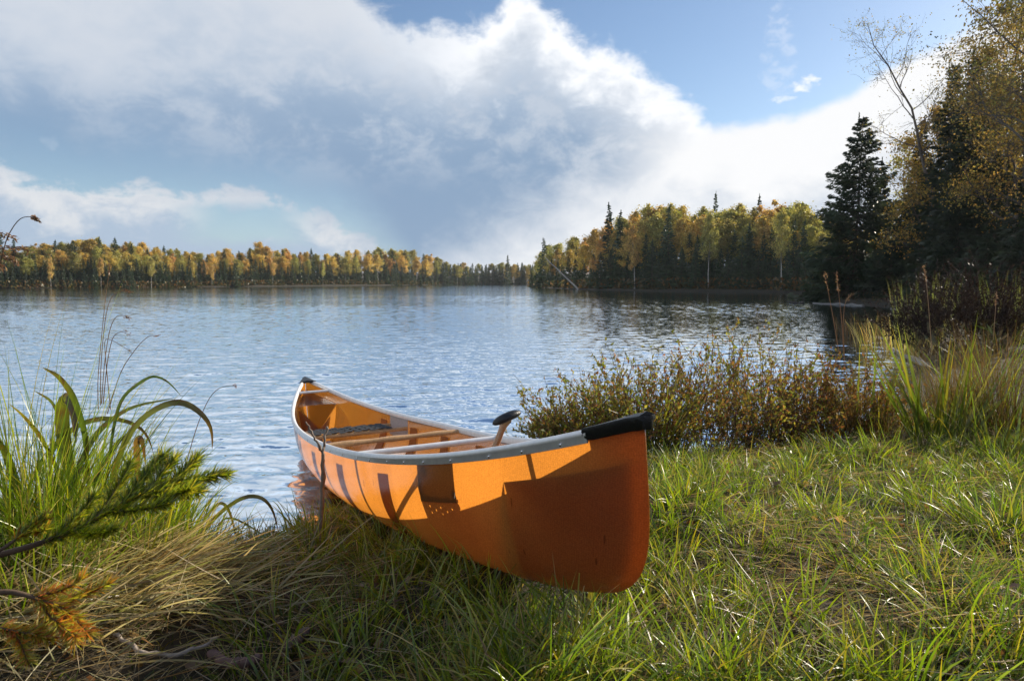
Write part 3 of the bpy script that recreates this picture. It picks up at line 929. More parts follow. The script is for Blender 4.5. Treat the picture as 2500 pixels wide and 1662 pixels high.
# far left shore: top line of the wood in the photograph's pixels, distance of the shore
TOPX = [-120, 0, 55, 72, 138, 182, 231, 259, 309, 353, 386, 419, 468, 512, 562, 601, 634, 667, 705, 738, 782, 826, 876, 937, 970, 1019, 1058, 1080, 1100, 1160, 1230, 1300]
TOPY = [600, 604, 612, 600, 590, 592, 578, 586, 592, 597, 600, 606, 612, 617, 606, 608, 592, 610, 609, 612, 615, 611, 612, 606, 610, 615, 622, 634, 638, 640, 640, 640]
DX = [-120, 0, 150, 300, 450, 600, 750, 900, 1000, 1080, 1180, 1300]
DD = [128, 140, 148, 158, 172, 190, 212, 242, 268, 298, 322, 332]
BIRCH_LBL = {0: ('golden birch standing among the dense tree line along the far left shore', 'golden birches along the far left shore'),
             2: ('olive green birch standing among the dense tree line along the far left shore', 'olive birches along the far left shore'),
             3: ('rusty orange birch standing among the dense tree line along the far left shore', 'rusty birches along the far left shore')}
for row, (back, step, hs) in enumerate(((4.0, 27, 0.80), (10.0, 23, 0.97), (17.0, 26, 1.0))):
    px = -90 + row * 9
    while px < 1085:
        d = np.interp(px, DX, DD) + back + random.uniform(-1.5, 2)
        x = (px - 1250) / FPX * d
        top = np.interp(px, TOPX, TOPY)
        z0 = float(gz(np.array([x]), np.array([d]))[0])
        H = ((688 - top) / FPX * d + CAMZ - z0) * hs * random.uniform(0.86, 1.04)
        k = random.choice((0, 1, 4, 0, 1, 2, 2, 5, 3)) if px > 80 else random.choice((2, 5, 3, 2))
        key = {0: 0, 1: 0, 4: 0, 2: 2, 5: 2, 3: 3}[k]
        place_tree('b', k, x, d, H, *BIRCH_LBL[key], wide=random.uniform(0.85, 1.15))
        px += step * random.uniform(0.75, 1.25)
for row, (back, step, lo, hi) in enumerate(((0.8, 13, 0.30, 0.62), (7.0, 34, 0.75, 1.02))):
    px = -90 + row * 4
    while px < 1085:
        d = np.interp(px, DX, DD) + back + random.uniform(-0.3, 2)
        x = (px - 1250) / FPX * d
        top = np.interp(px, TOPX, TOPY)
        H = ((688 - top) / FPX * d + CAMZ) * random.uniform(lo, hi) * (1.25 if px < 60 else 1.0)
        place_tree('s', random.randrange(5), x, d, H, 'dark green spruce in the row along the far left water edge' if row < 1 else 'dark spruce rising between the golden birches of the far left shore',
                   'spruces at the far left water edge' if row < 1 else 'spruces between the far left birches', wide=random.uniform(0.85, 1.25))
        px += step * random.uniform(0.7, 1.3)
# a few pale stemmed birches stand in front of the spruces
for q, px in enumerate((128, 250, 372, 520, 668, 790)):
    d = np.interp(px, DX, DD) + 0.5; x = (px - 1250) / FPX * d
    place_tree('b', q, x, d, ((688 - np.interp(px, TOPX, TOPY)) / FPX * d) * random.uniform(0.7, 0.85), 'slim pale stemmed birch in front of the spruces on the far left shore', 'pale stemmed birches along the far left shore', wide=0.55)
# the farthest strip at the head of the lake
for row, back in enumerate((1, 6, 12)):
    px = 1082 + row * 3
    while px < 1300:
        d = np.interp(px, DX, DD) + back
        H = ((688 - np.interp(px, TOPX, TOPY)) / FPX * d + 0.4) * random.uniform(0.75, 1.02)
        kd = 'b' if random.random() < 0.22 else 's'
        place_tree(kd, random.choice((2, 5, 0)) if kd == 'b' else random.randrange(5), (px - 1250) / FPX * d, d, H,
                   'tiny spruce in the low dark wood at the head of the lake' if kd == 's' else 'tiny olive birch in the low wood at the head of the lake',
                   'spruces at the head of the lake' if kd == 's' else 'birches at the head of the lake', wide=random.uniform(0.9, 1.3))
        px += (9, 13, 15)[row] * random.uniform(0.7, 1.3)
place_tree('s', 1, (1240 - 1250) / FPX * 318, 318, 15.0, 'single tall spruce standing above the low strip of wood at the head of the lake', None, wide=0.8)

# the wooded point across the water on the right
PTX = [1285, 1325, 1360, 1400, 1440, 1480, 1530, 1580, 1600, 1650, 1700, 1720, 1760, 1800, 1850, 1880, 1920, 1950, 1975, 2010, 2120]
PTY = [615, 600, 585, 565, 560, 530, 525, 512, 495, 500, 515, 498, 492, 495, 490, 492, 500, 490, 510, 535, 560]
PDX = [1285, 1300, 1330, 1390, 1460, 1560, 1700, 1850, 1990, 2140]
PDD = [202, 180, 158, 130, 115, 103, 95, 89, 84, 82]
PLBL = {0: ('sunlit golden birch in the wood on the point right of the canoe', 'golden birches on the wooded point'),
        2: ('olive green birch in the wood on the point right of the canoe', 'olive birches on the wooded point'),
        3: ('rusty brown birch in the wood on the point right of the canoe', 'rusty birches on the wooded point')}
for row, (back, step, hs) in enumerate(((4.5, 38, 0.74), (9, 33, 0.92), (15, 36, 0.99))):
    px = 1310 + row * 14
    while px < 2120:
        d = np.interp(px, PDX, PDD) + back + random.uniform(-1, 1.5)
        x = (px - 1250) / FPX * d
        z0 = float(gz(np.array([x]), np.array([d]))[0])
        H = ((688 - np.interp(px, PTX, PTY)) / FPX * d + CAMZ - z0) * hs * random.uniform(0.86, 1.04)
        k = random.choice((0, 2, 5, 3, 2, 5, 4, 1))
        place_tree('b', k, x, d, H, *PLBL[{0: 0, 1: 0, 4: 0, 2: 2, 5: 2, 3: 3}[k]], wide=random.uniform(0.9, 1.15))
        px += step * random.uniform(0.75, 1.25)
for row, (back, step, lo, hi) in enumerate(((0.9, 20, 0.32, 0.58),)):
    px = 1300 + row * 7
    while px < 2120:
        d = np.interp(px, PDX, PDD) + back + random.uniform(-0.3, 1.0)
        H = ((688 - np.interp(px, PTX, PTY)) / FPX * d + CAMZ) * random.uniform(lo, hi)
        place_tree('s', random.randrange(5), (px - 1250) / FPX * d, d, H, 'dark spruce in the shaded front row at the foot of the wooded point', 'spruces along the wooded point', wide=random.uniform(0.95, 1.35))
        px += step * random.uniform(0.7, 1.3)
for px, top, back, wd, lbl in ((1325, 583, 2, 1.0, 'dark spruce at the left tip of the wooded point, above the leaning dead trunk'),
                               (1483, 500, 4, 0.85, 'tallest pointed spruce on the left half of the wooded point'),
                               (1513, 518, 3, 0.9, 'dark narrow spruce touching the right side of the tallest pointed spruce'),
                               (1630, 510, 2, 1.0, 'broad dark spruce in front of the golden birches at the middle of the wooded point'),
                               (1741, 474, 20, 0.55, 'small spruce top poking out above the golden birches of the wooded point'),
                               (1846, 480, 16, 0.6, 'narrow spruce top among birches on the right half of the wooded point'),
                               (1823, 560, 2, 0.9, 'dark spruce left of the pair of spruces on the wooded point'),
                               (1935, 538, 2, 0.9, 'left one of two matching dark spruces beside the big near spruce'),
                               (1958, 540, 3, 0.9, 'right one of two matching dark spruces beside the big near spruce')):
    d = np.interp(px, PDX, PDD) + back; x = (px - 1250) / FPX * d
    z0 = float(gz(np.array([x]), np.array([d]))[0])
    place_tree('s', px, x, d, (688 - top) / FPX * d + CAMZ - z0, lbl, None, wide=wd)
# pale trunks that show in the shade of the point
for px, top, lbl in ((1548, 590, 'pale birch trunk showing below the rusty crown left of the middle of the wooded point'), (1728, 600, 'slightly crooked pale birch trunk at the middle of the wooded point'), (1906, 590, 'straight pale birch trunk near the right end of the wooded point')):
    d = np.interp(px, PDX, PDD) + 0.7; x = (px - 1250) / FPX * d
    place_tree('b', 3 if px < 1600 else 2, x, d, 10.0, lbl, None, wide=0.6)
fd = M(); a, b_ = at(1412, 697, 121), at(1330, 628, 123)
a[2] = 0.1
tube(fd, np.linspace(a, b_, 8) + rng.normal(size=(8, 3)) * 0.04, np.linspace(0.17, 0.06, 8), 7, (0.36, 0.33, 0.29))
for q in range(9):
    p0 = a + (b_ - a) * (0.35 + 0.07 * q)
    tube(fd, limb_path(rng, p0, rng.normal(size=3) + np.array([-0.3, 0, 0.4]), 1.6, 4), 0.02, 3, (0.3, 0.27, 0.24))
tag(fd.build('dead_tree', MBARK), 'bare dead trunk leaning out over the water at the left tip of the wooded point', 'dead tree')

# the spruces deep in the far woods, past the ones that show singly: one mass
bw = M()
for xs, ds, tx, ty, lo, hi, step, bk, f0, f1 in ((DX, DD, TOPX, TOPY, -90, 1085, 17, 20, 0.55, 0.82), (PDX, PDD, PTX, PTY, 1300, 2120, 24, 20, 0.55, 0.82),
                                             (DX, DD, TOPX, TOPY, -90, 1085, 10, 2.6, 0.38, 0.72), (PDX, PDD, PTX, PTY, 1300, 2120, 17, 3.0, 0.42, 0.72)):
    px = lo
    while px < hi:
        d = np.interp(px, xs, ds) + bk + random.uniform(-1, 2)
        H = ((688 - np.interp(px, tx, ty)) / FPX * d + CAMZ) * random.uniform(f0, f1)
        x = (px - 1250) / FPX * d
        z0 = float(gz(np.array([x]), np.array([d]))[0])
        for src in protoS[random.randrange(5)]:
            V = np.concatenate(src.v) * (H / 10.0)
            bw.quads(V + np.array([x, d, z0 - 0.05]), np.concatenate(src.q), np.concatenate(src.c))
        px += step * random.uniform(0.7, 1.3)
tag(bw.build('spruce_wood', MSPRUCE), 'dark spruces deep inside the far woods seen between the front trees', 'wood', kind='stuff')

# undergrowth covering the ground below the near right wood
ug = M()
x = rng.uniform(6, 60, 90000); y = rng.uniform(9, 62, 90000)
k = (lake_sd(x, y) > 0.05) & (x < 0.86 * y + 1.5) & (x > 0.2 * y) & (rng.uniform(size=90000) < np.clip(18 / y, 0.12, 1))
x, y = x[k], y[k]; hh = rng.uniform(0, 1, len(x)) ** 1.4 * (0.35 + 0.4 * patch(x, y, 1.6))
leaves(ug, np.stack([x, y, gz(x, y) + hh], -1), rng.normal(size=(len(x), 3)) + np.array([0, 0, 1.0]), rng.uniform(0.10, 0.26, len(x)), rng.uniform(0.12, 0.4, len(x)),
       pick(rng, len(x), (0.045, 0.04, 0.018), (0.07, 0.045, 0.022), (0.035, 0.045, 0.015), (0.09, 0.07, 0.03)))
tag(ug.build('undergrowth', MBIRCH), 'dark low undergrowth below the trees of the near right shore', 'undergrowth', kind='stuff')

# brush along the far shores: one mass nobody could count
br = M(); pts = []
for xs, ds, lo, hi, n in ((DX, DD, -110, 1300, 5200), (PDX, PDD, 1288, 2130, 4200)):
    px = rng.uniform(lo, hi, n); d = np.interp(px, xs, ds) + rng.uniform(-0.1, 2.2, n)
    pts.append(np.stack([(px - 1250) / FPX * d, d, rng.uniform(0, 1, n) ** 1.5 * 1.5], -1))
pts = np.concatenate(pts); pts[:, 2] += np.maximum(gz(pts[:, 0], pts[:, 1]), 0)
leaves(br, pts, rng.normal(size=pts.shape) + np.array([0, 0, 0.8]), rng.uniform(0.3, 0.7, len(pts)), rng.uniform(0.3, 0.6, len(pts)),
       pick(rng, len(pts), (0.10, 0.08, 0.03), (0.16, 0.11, 0.04), (0.06, 0.07, 0.025), (0.20, 0.10, 0.03)))
tag(br.build('shore_brush', MBIRCH), 'low brown and olive brush along the water edge of the far shores', 'brush', kind='stuff')

# ------------------------------------------------------------------ the near wood on the right
def near_tree(kind, px, top, d, label, **k):
    x = (px - 1250) / FPX * d
    z0 = float(gz(np.array([x]), np.array([d]))[0])
    H = (688 - top) / FPX * d + CAMZ - z0
    if kind == 's': return tree_thing('spruce_tree', make_spruce(H=H, **k), MSPRUCE, label, loc=(x, d, z0))
    return tree_thing('birch_tree', make_broadleaf(H=H, **k), MBIRCH, label, loc=(x, d, z0))


DKG = ((0.024, 0.042, 0.020), (0.034, 0.054, 0.024))
near_tree('s', 2078, 292, 48.5, 'big dark spruce at the tip of the near right shore, its point against white cloud', seed=31, Rr=4.1, power=0.78, nb=300, per=100, spray=0.46, cols=((0.038, 0.062, 0.032), (0.055, 0.080, 0.038)), wid=0.28, sparse=0.12)
near_tree('s', 2138, 395, 50.5, 'smaller ragged spruce directly behind the right side of the big tip spruce', seed=32, Rr=2.0, nb=170, per=75, spray=0.45, cols=DKG, sparse=0.2)
near_tree('s', 2022, 560, 49.5, 'young spruce low at the left foot of the big tip spruce', seed=33, Rr=1.6, nb=70, per=20, spray=0.4, cols=((0.05, 0.075, 0.03), (0.07, 0.08, 0.035)))
near_tree('s', 2288, 172, 40, 'tall narrow spruce just right of the leaning bare birch', seed=34, Rr=1.7, nb=260, per=62, spray=0.4, cols=DKG, power=0.7)
near_tree('s', 2344, 150, 38, 'tallest narrow dark spruce in the near right wood', seed=35, Rr=1.8, nb=260, per=62, spray=0.4, cols=DKG, power=0.62)
near_tree('s', 2205, 480, 45, 'half grown dark spruce between big tip spruce and the leaning bare birch', seed=36, Rr=2.2, nb=170, per=75, spray=0.45, cols=DKG)
near_tree('s', 2262, 400, 43, 'dense dark spruce under the leaning bare birch', seed=37, Rr=2.4, nb=170, per=75, spray=0.45, cols=DKG)
near_tree('s', 2330, 430, 37, 'dense dark spruce in the shaded middle of the near right wood', seed=38, Rr=2.6, nb=170, per=75, spray=0.42, cols=DKG)
near_tree('s', 2420, 380, 36, 'dense dark spruce near the right edge below the orange birch', seed=39, Rr=2.6, nb=170, per=75, spray=0.42, cols=DKG)
near_tree('s', 2495, 420, 34, 'dark spruce cut by the right edge of the view', seed=40, Rr=2.6, nb=170, per=75, spray=0.42, cols=DKG)
near_tree('s', 2170, 585, 44, 'low bushy spruce right of the big tip spruce foot', seed=42, Rr=2.0, nb=110, per=75, spray=0.4, cols=DKG)
near_tree('s', 2300, 590, 34, 'low bushy dark spruce above the reeds', seed=43, Rr=2.3, nb=110, per=75, spray=0.4, cols=DKG)
near_tree('s', 2400, 570, 31, 'low bushy dark spruce above the dark round bush', seed=44, Rr=2.3, nb=110, per=75, spray=0.4, cols=DKG)
near_tree('s', 2490, 560, 29, 'low bushy dark spruce at the right edge above the tall grass', seed=45, Rr=2.4, nb=110, per=75, spray=0.4, cols=DKG)
DKL = ((0.26, 0.21, 0.055), (0.32, 0.24, 0.065), (0.20, 0.20, 0.055))
ORL = ((0.42, 0.26, 0.06), (0.36, 0.25, 0.065), (0.50, 0.33, 0.07), (0.30, 0.25, 0.06))
near_tree('b', 2330, 55, 41, 'nearly bare birch leaning left against the blue sky', seed=51, cb=0.50, cr=3.1, nl=1500, ls=0.085, cols=DKL, nlimb=13, nsub=6, lean=(-0.30, 0), twig=True, bark=(0.20, 0.17, 0.14), bark2=(0.12, 0.095, 0.08), spread=0.22, trunk_r=0.0095)
near_tree('b', 2400, 105, 42, 'thin leafless birch top between narrow spruce and orange birch', seed=52, cb=0.6, cr=2.6, nl=500, ls=0.08, cols=DKL, nlimb=12, nsub=6, lean=(-0.06, 0), twig=True, bark=(0.2, 0.17, 0.14), bark2=(0.14, 0.11, 0.09), trunk_r=0.008)
near_tree('b', 2520, -150, 30, 'tall olive leaved birch overhanging the top right corner', seed=53, cb=0.38, cr=4.3, nl=14000, ls=0.11, cols=DKL, nlimb=22, nsub=7, lean=(-0.05, 0), twig=True, bark=(0.3, 0.27, 0.23), spread=0.26, open_=0.4)
near_tree('b', 2470, 70, 34, 'orange brown birch at the right edge under the overhanging olive birch', seed=54, cb=0.25, cr=3.4, nl=14000, ls=0.115, cols=ORL, nlimb=22, nsub=6, twig=True, bark=(0.25, 0.22, 0.19), spread=0.27, open_=0.38)
near_tree('b', 2330, 270, 44, 'golden brown birch glowing behind the narrow dark spruces', seed=55, cb=0.2, cr=3.2, nl=12000, ls=0.12, cols=ORL, nlimb=20, nsub=5, twig=True, bark=(0.25, 0.22, 0.19), open_=0.4)
near_tree('b', 2205, 370, 52, 'pale thin leaved birch between big tip spruce and bare birch', seed=56, cb=0.3, cr=2.2, nl=2600, ls=0.15, cols=OLIVE, nlimb=16, nsub=5, twig=True, bark=(0.45, 0.42, 0.37), open_=0.3)
near_tree('b', 2420, 240, 45, 'olive birch deep in the wood behind orange birch', seed=57, cb=0.2, cr=3.3, nl=11000, ls=0.13, cols=DKL, nlimb=20, nsub=5, twig=True, bark=(0.25, 0.22, 0.19), open_=0.38)
near_tree('b', 2560, 180, 33, 'golden birch mostly outside the right edge of the view', seed=58, cb=0.2, cr=3.3, nl=11000, ls=0.12, cols=ORL, nlimb=20, nsub=5, twig=True, bark=(0.25, 0.22, 0.19), open_=0.38)
near_tree('b', 2150, 520, 55, 'small golden birch filling the gap right of big tip spruce', seed=59, cb=0.15, cr=2.2, nl=3200, ls=0.17, cols=ORL, nlimb=16, nsub=4, bark=(0.3, 0.27, 0.23))

near_tree('b', 2262, 285, 42, 'golden brown birch filling in below the crook of the leaning bare birch', seed=60, cb=0.2, cr=2.8, nl=10000, ls=0.14, cols=ORL, nlimb=20, nsub=5, twig=True, bark=(0.25, 0.22, 0.19), open_=0.38)
near_tree('b', 2445, -20, 37, 'olive golden birch between the orange birch and the tallest narrow spruce', seed=61, cb=0.3, cr=3.4, nl=9000, ls=0.14, cols=DKL, nlimb=22, nsub=6, twig=True, bark=(0.25, 0.22, 0.19), open_=0.35)
near_tree('s', 2235, 300, 46, 'dark spruce just left of the golden brown birch under the bare birch', seed=46, Rr=2.2, nb=200, per=60, spray=0.45, cols=DKG)
near_tree('s', 2400, 200, 43, 'dark spruce deep behind the orange brown birch', seed=47, Rr=2.6, nb=220, per=60, spray=0.45, cols=DKG)
near_tree('s', 2475, 230, 41, 'dark spruce deep in the wood at the right edge', seed=48, Rr=2.8, nb=220, per=60, spray=0.45, cols=DKG)

# ------------------------------------------------------------------ shrubs, reeds, tufts
def make_shrub(seed, H, Rr, nst, nlf, cols, ls=0.028, stem=(0.11, 0.06, 0.045), spread=0.5):
    r = np.random.default_rng(seed)
    st, lf = M(), M(); Cc, Dd = [], []
    for k in range(nst):
        a = r.uniform(0, 6.28); q = math.sqrt(r.uniform()) * Rr
        p0 = np.array([math.cos(a) * q * 0.75, math.sin(a) * q * 0.75, -0.03])
        d0 = np.array([math.cos(a) * q / Rr * spread, math.sin(a) * q / Rr * spread, 1.0]) + r.normal(size=3) * 0.18
        L = H * r.uniform(0.55, 1.08) * (1 - 0.35 * (q / Rr) ** 2)
        P = limb_path(r, p0, d0, L, 6, 0.35, 0.03)
        tube(st, P, np.linspace(0.0035, 0.0012, 7), 3, stem, cap=False)
        for b in range(3):
            i0 = r.integers(2, 6)
            Q = limb_path(r, P[i0], nrm(P[-1] - P[0]) + r.normal(size=3) * 0.55, L * r.uniform(0.15, 0.4), 4, 0.3, 0.08)
            tube(st, Q, np.linspace(0.002, 0.0009, 5), 3, stem, cap=False)
            m_ = int(nlf * 0.25); s = r.uniform(0.15, 1, m_)
            pp = np.stack([np.interp(s, np.linspace(0, 1, 5), Q[:, e]) for e in range(3)], -1)
            Cc.append(pp + r.normal(size=(m_, 3)) * 0.008); Dd.append(np.tile(nrm(Q[-1] - Q[0]), (m_, 1)) + r.normal(size=(m_, 3)) * 0.6)
        m_ = nlf; s = r.uniform(0.5, 1, m_)
        pp = np.stack([np.interp(s, np.linspace(0, 1, 7), P[:, e]) for e in range(3)], -1)
        Cc.append(pp + r.normal(size=(m_, 3)) * 0.008); Dd.append(np.tile(nrm(P[-1] - P[0]), (m_, 1)) * 1.0 + r.normal(size=(m_, 3)) * 0.6)
    c = np.concatenate(Cc); n = len(c)
    leaves(lf, c, np.concatenate(Dd), ls * r.uniform(0.6, 1.25, n), r.uniform(0.3, 0.48, n), pick(r, n, *cols, jit=0.3), r=r)
    return st, lf


SHC = ((0.23, 0.20, 0.05), (0.27, 0.17, 0.06), (0.17, 0.19, 0.04), (0.28, 0.13, 0.055), (0.32, 0.28, 0.06), (0.20, 0.23, 0.045))
SHR = ((0.24, 0.10, 0.045), (0.20, 0.13, 0.045), (0.16, 0.14, 0.04))
SHRUBS = (  # px, d, top px, radius, label
    (1365, 4.9, 1000, 0.13, 'small low leafy shrub right behind the paddle grip, leftmost of the shrub row', SHC),
    (1425, 5.0, 960, 0.20, 'olive and brown shrub between the paddle grip and the black canoe tip', SHC),
    (1475, 4.95, 905, 0.30, 'dense shrub rising behind the left end of the black canoe tip', SHC),
    (1575, 5.0, 880, 0.28, 'dense brown shrub directly behind the black canoe tip', SHC),
    (1668, 5.1, 895, 0.27, 'reddish brown shrub just right of the canoe tip with a few scarlet leaves', SHR),
    (1760, 5.3, 865, 0.26, 'open olive shrub whose stems show bright water between them', SHC),
    (1830, 5.5, 852, 0.26, 'tallest upright shrub of the row, standing against the glittering water', SHC),
    (1925, 5.6, 905, 0.26, 'thin twiggy shrub right of the tallest shrub', SHR),
    (2010, 5.7, 890, 0.28, 'brown twiggy shrub mixed with dry grass below the seed stalks', SHR),
    (2110, 5.7, 900, 0.28, 'brown shrub at the foot of the sword leaved green clump', SHR))
for k, (px, d, top, rad, lbl, cols) in enumerate(SHRUBS):
    x = (px - 1250) / FPX * d; zb = max(-0.12, float(gz(np.array([x]), np.array([d]))[0]))
    H = (688 - top) / FPX * d + CAMZ - zb
    o = thing('shore_shrub', lbl, 'shrub', (x, d, zb), group='leafy shrubs along the right water edge')
    a, b = make_shrub(300 + k, H * 1.38, rad * 1.3, 40 if k == 5 else (58, 88, 72, 80, 64)[k % 5], 30, cols, ls=0.036, spread=0.65)
    a.build('stems', MBARK, o); b.build('leaves', MSHRUB, o)
# taller brush just right of the view: its shade lies over the right part of the lawn
for k, (x, y, H) in enumerate(((5.0, 4.75, 1.25), (5.6, 5.6, 1.4), (4.5, 4.1, 1.0), (5.6, 4.6, 1.5))):
    o = thing('shore_shrub', ('tall brown shrub just outside the right edge behind the dry grass', 'tallest brown shrub outside the right edge', 'nearest brown shrub outside the right edge shading the lawn', 'far right brown shrub well outside the view')[k], 'shrub', (x, y, float(gz(np.array([x]), np.array([y]))[0])), group='brown shrubs right of the view')
    a, b = make_shrub(340 + k, H * 1.2, 0.5, 90, 26, SHC, ls=0.045, spread=0.6)
    a.build('stems', MBARK, o); b.build('leaves', MSHRUB, o)
# the dark round bush
x, d = (2365 - 1250) / FPX * 11.5, 11.5
zb = float(gz(np.array([x]), np.array([d]))[0])
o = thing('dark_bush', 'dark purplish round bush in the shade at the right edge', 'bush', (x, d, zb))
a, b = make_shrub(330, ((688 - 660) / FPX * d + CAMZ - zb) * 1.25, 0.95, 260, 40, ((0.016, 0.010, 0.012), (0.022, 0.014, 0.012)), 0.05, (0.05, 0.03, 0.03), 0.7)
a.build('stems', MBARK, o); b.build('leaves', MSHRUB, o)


def clump(m, n, rad, h, wid, c0, c1, lean=(0.05, 0.35), curl=(0.2, 1.2), k=6, r=rng, az0=None, azs=3.14):
    a = r.uniform(0, 6.28, n); q = np.sqrt(r.uniform(size=n)) * rad
    base = np.stack([np.cos(a) * q, np.sin(a) * q, np.full(n, -0.02)], -1)
    az = (np.pi / 2 - a) + r.normal(size=n) * 0.7 if az0 is None else r.normal(az0, azs, n)
    return blades(m, base, h * r.uniform(0.5, 1.1, n), wid * r.uniform(0.6, 1.3, n), az, r.uniform(*lean, n), r.uniform(*curl, n), pick(r, n, *c0), pick(r, n, *c1), k, r=r)


GRN0 = ((0.030, 0.058, 0.008), (0.045, 0.080, 0.010), (0.06, 0.07, 0.013)); GRN1 = ((0.25, 0.36, 0.024), (0.38, 0.44, 0.03), (0.50, 0.42, 0.05), (0.13, 0.22, 0.02), (0.32, 0.42, 0.028))  # shade painted into dark blade roots, sunlight into brightened tips, for lawn contrast
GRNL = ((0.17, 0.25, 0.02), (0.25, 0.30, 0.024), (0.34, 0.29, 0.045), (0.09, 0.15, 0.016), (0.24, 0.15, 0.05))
STR0 = ((0.22, 0.16, 0.07), (0.30, 0.23, 0.11), (0.13, 0.085, 0.04)); STR1 = ((0.60, 0.50, 0.28), (0.68, 0.58, 0.36), (0.44, 0.30, 0.13), (0.26, 0.15, 0.07), (0.62, 0.52, 0.30))
BRN0 = ((0.05, 0.032, 0.018), (0.075, 0.042, 0.022)); BRN1 = ((0.15, 0.085, 0.042), (0.20, 0.12, 0.06), (0.12, 0.06, 0.032), (0.11, 0.12, 0.03))
SWD0 = ((0.06, 0.10, 0.02), (0.08, 0.12, 0.022)); SWD1 = ((0.20, 0.21, 0.03), (0.30, 0.23, 0.04), (0.14, 0.18, 0.03))


def clump_thing(name, label, cat, px, d, parts, group=None, z=None):
    x = (px - 1250) / FPX * d
    zb = max(-0.1, float(gz(np.array([x]), np.array([d]))[0])) if z is None else z
    o = bpy.data.objects.new('x', None) if False else None
    m = M()
    for n, rad, h, wid, c0, c1, kw in parts: clump(m, n, rad, h, wid, c0, c1, **kw)
    ob = m.build(name, MG)
    ob.location = (x, d, zb)
    return tag(ob, label, cat, group)


# brown reeds and sword leaves on the right
for px, d, h, n, lbl in ((1990, 6.2, 0.62, 300, 'brown dry grass clump in the water right of the twiggy shrubs'), (2065, 5.6, 0.62, 420, 'rust brown grass clump left of the sword leaved green clump'), (2170, 5.2, 0.50, 420, 'brown grass clump at the left foot of the sword leaved green clump'),
                         (2400, 5.2, 0.80, 520, 'tall brown grass clump right of the sword leaved green clump'), (2490, 4.9, 0.85, 520, 'tall brown grass clump cut by the right edge of the view'), (2300, 6.4, 0.72, 420, 'brown grass clump behind the sword leaved green clump'),
                         (2440, 7.5, 0.8, 360, 'shaded brown grass clump under the dark round bush'), (1930, 5.3, 0.40, 260, 'short brown grass clump at the foot of the twiggy shrubs'), (2150, 7.4, 0.5, 260, 'brown reed clump standing in dark water by the fallen log')):
    clump_thing('reed_clump', lbl, 'reeds', px, d, ((int(n * 0.6), 0.30, h, 0.004, BRN0, BRN1, dict(lean=(0.02, 0.4), curl=(0, 0.9))), (n // 12, 0.25, h * 0.9, 0.006, GRN0, GRN1, {})), 'dry reed clumps on the right shore')
clump_thing('sword_leaf_clump', 'tall sword leaved green clump with yellow edges on the right bank', 'plant', 2310, 4.9, ((34, 0.16, 0.92, 0.026, SWD0, SWD1, dict(lean=(0.05, 0.55), curl=(-0.1, 0.35), k=7)), (60, 0.2, 0.55, 0.010, SWD0, SWD1, {})))
clump_thing('sword_leaf_clump', 'smaller yellow green sword leaved clump at the right edge', 'plant', 2440, 4.3, ((12, 0.14, 0.45, 0.016, SWD0, SWD1, dict(lean=(0.05, 0.6), curl=(0, 0.6), k=7)), (40, 0.2, 0.35, 0.007, SWD0, SWD1, {})))
clump_thing('sword_leaf_clump', 'few green sword leaves rising from the twiggy shrubs', 'plant', 2130, 5.4, ((9, 0.12, 0.85, 0.02, SWD0, SWD1, dict(lean=(0.02, 0.25), curl=(0, 0.3), k=7)),))
clump_thing('cattail_clump', 'green cattail stand in the shade before the near right wood', 'reeds', 2255, 15.5, ((150, 0.55, 1.55, 0.022, ((0.07, 0.09, 0.025),), ((0.14, 0.15, 0.045), (0.16, 0.14, 0.06)), dict(lean=(0.0, 0.14), curl=(0, 0.3))),), z=-0.05)
clump_thing('cattail_clump', 'pale dry cattail stand in dark water left of the dark round bush', 'reeds', 2210, 12.5, ((170, 0.75, 0.8, 0.014, BRN0, STR1, dict(lean=(0.0, 0.25), curl=(0, 0.7))),), z=-0.05)
clump_thing('cattail_clump', 'thin dry cattail stand at the shaded water edge under the near right wood', 'reeds', 2130, 17, ((120, 0.9, 0.7, 0.014, BRN0, BRN1, dict(lean=(0.0, 0.2), curl=(0, 0.5))),), z=-0.05)
clump_thing('cattail_clump', 'cattail leaves at the right edge above the dark round bush', 'reeds', 2480, 12.5, ((110, 0.5, 1.3, 0.02, ((0.07, 0.09, 0.025),), ((0.14, 0.15, 0.045), (0.18, 0.14, 0.06)), dict(lean=(0.0, 0.2), curl=(0, 0.4))),))
clump_thing('sedge_tuft', 'bright green sedge tuft growing out of the shrub row behind the canoe tip', 'grass tuft', 1610, 4.7, ((70, 0.10, 0.62, 0.008, GRN0, SWD1, dict(lean=(0.02, 0.5), curl=(0.1, 1.1))),))
clump_thing('sedge_tuft', 'green sedge tuft in the water by the tall seed stalks', 'grass tuft', 2060, 6.6, ((40, 0.12, 0.55, 0.009, GRN0, SWD1, {}),), z=-0.05)


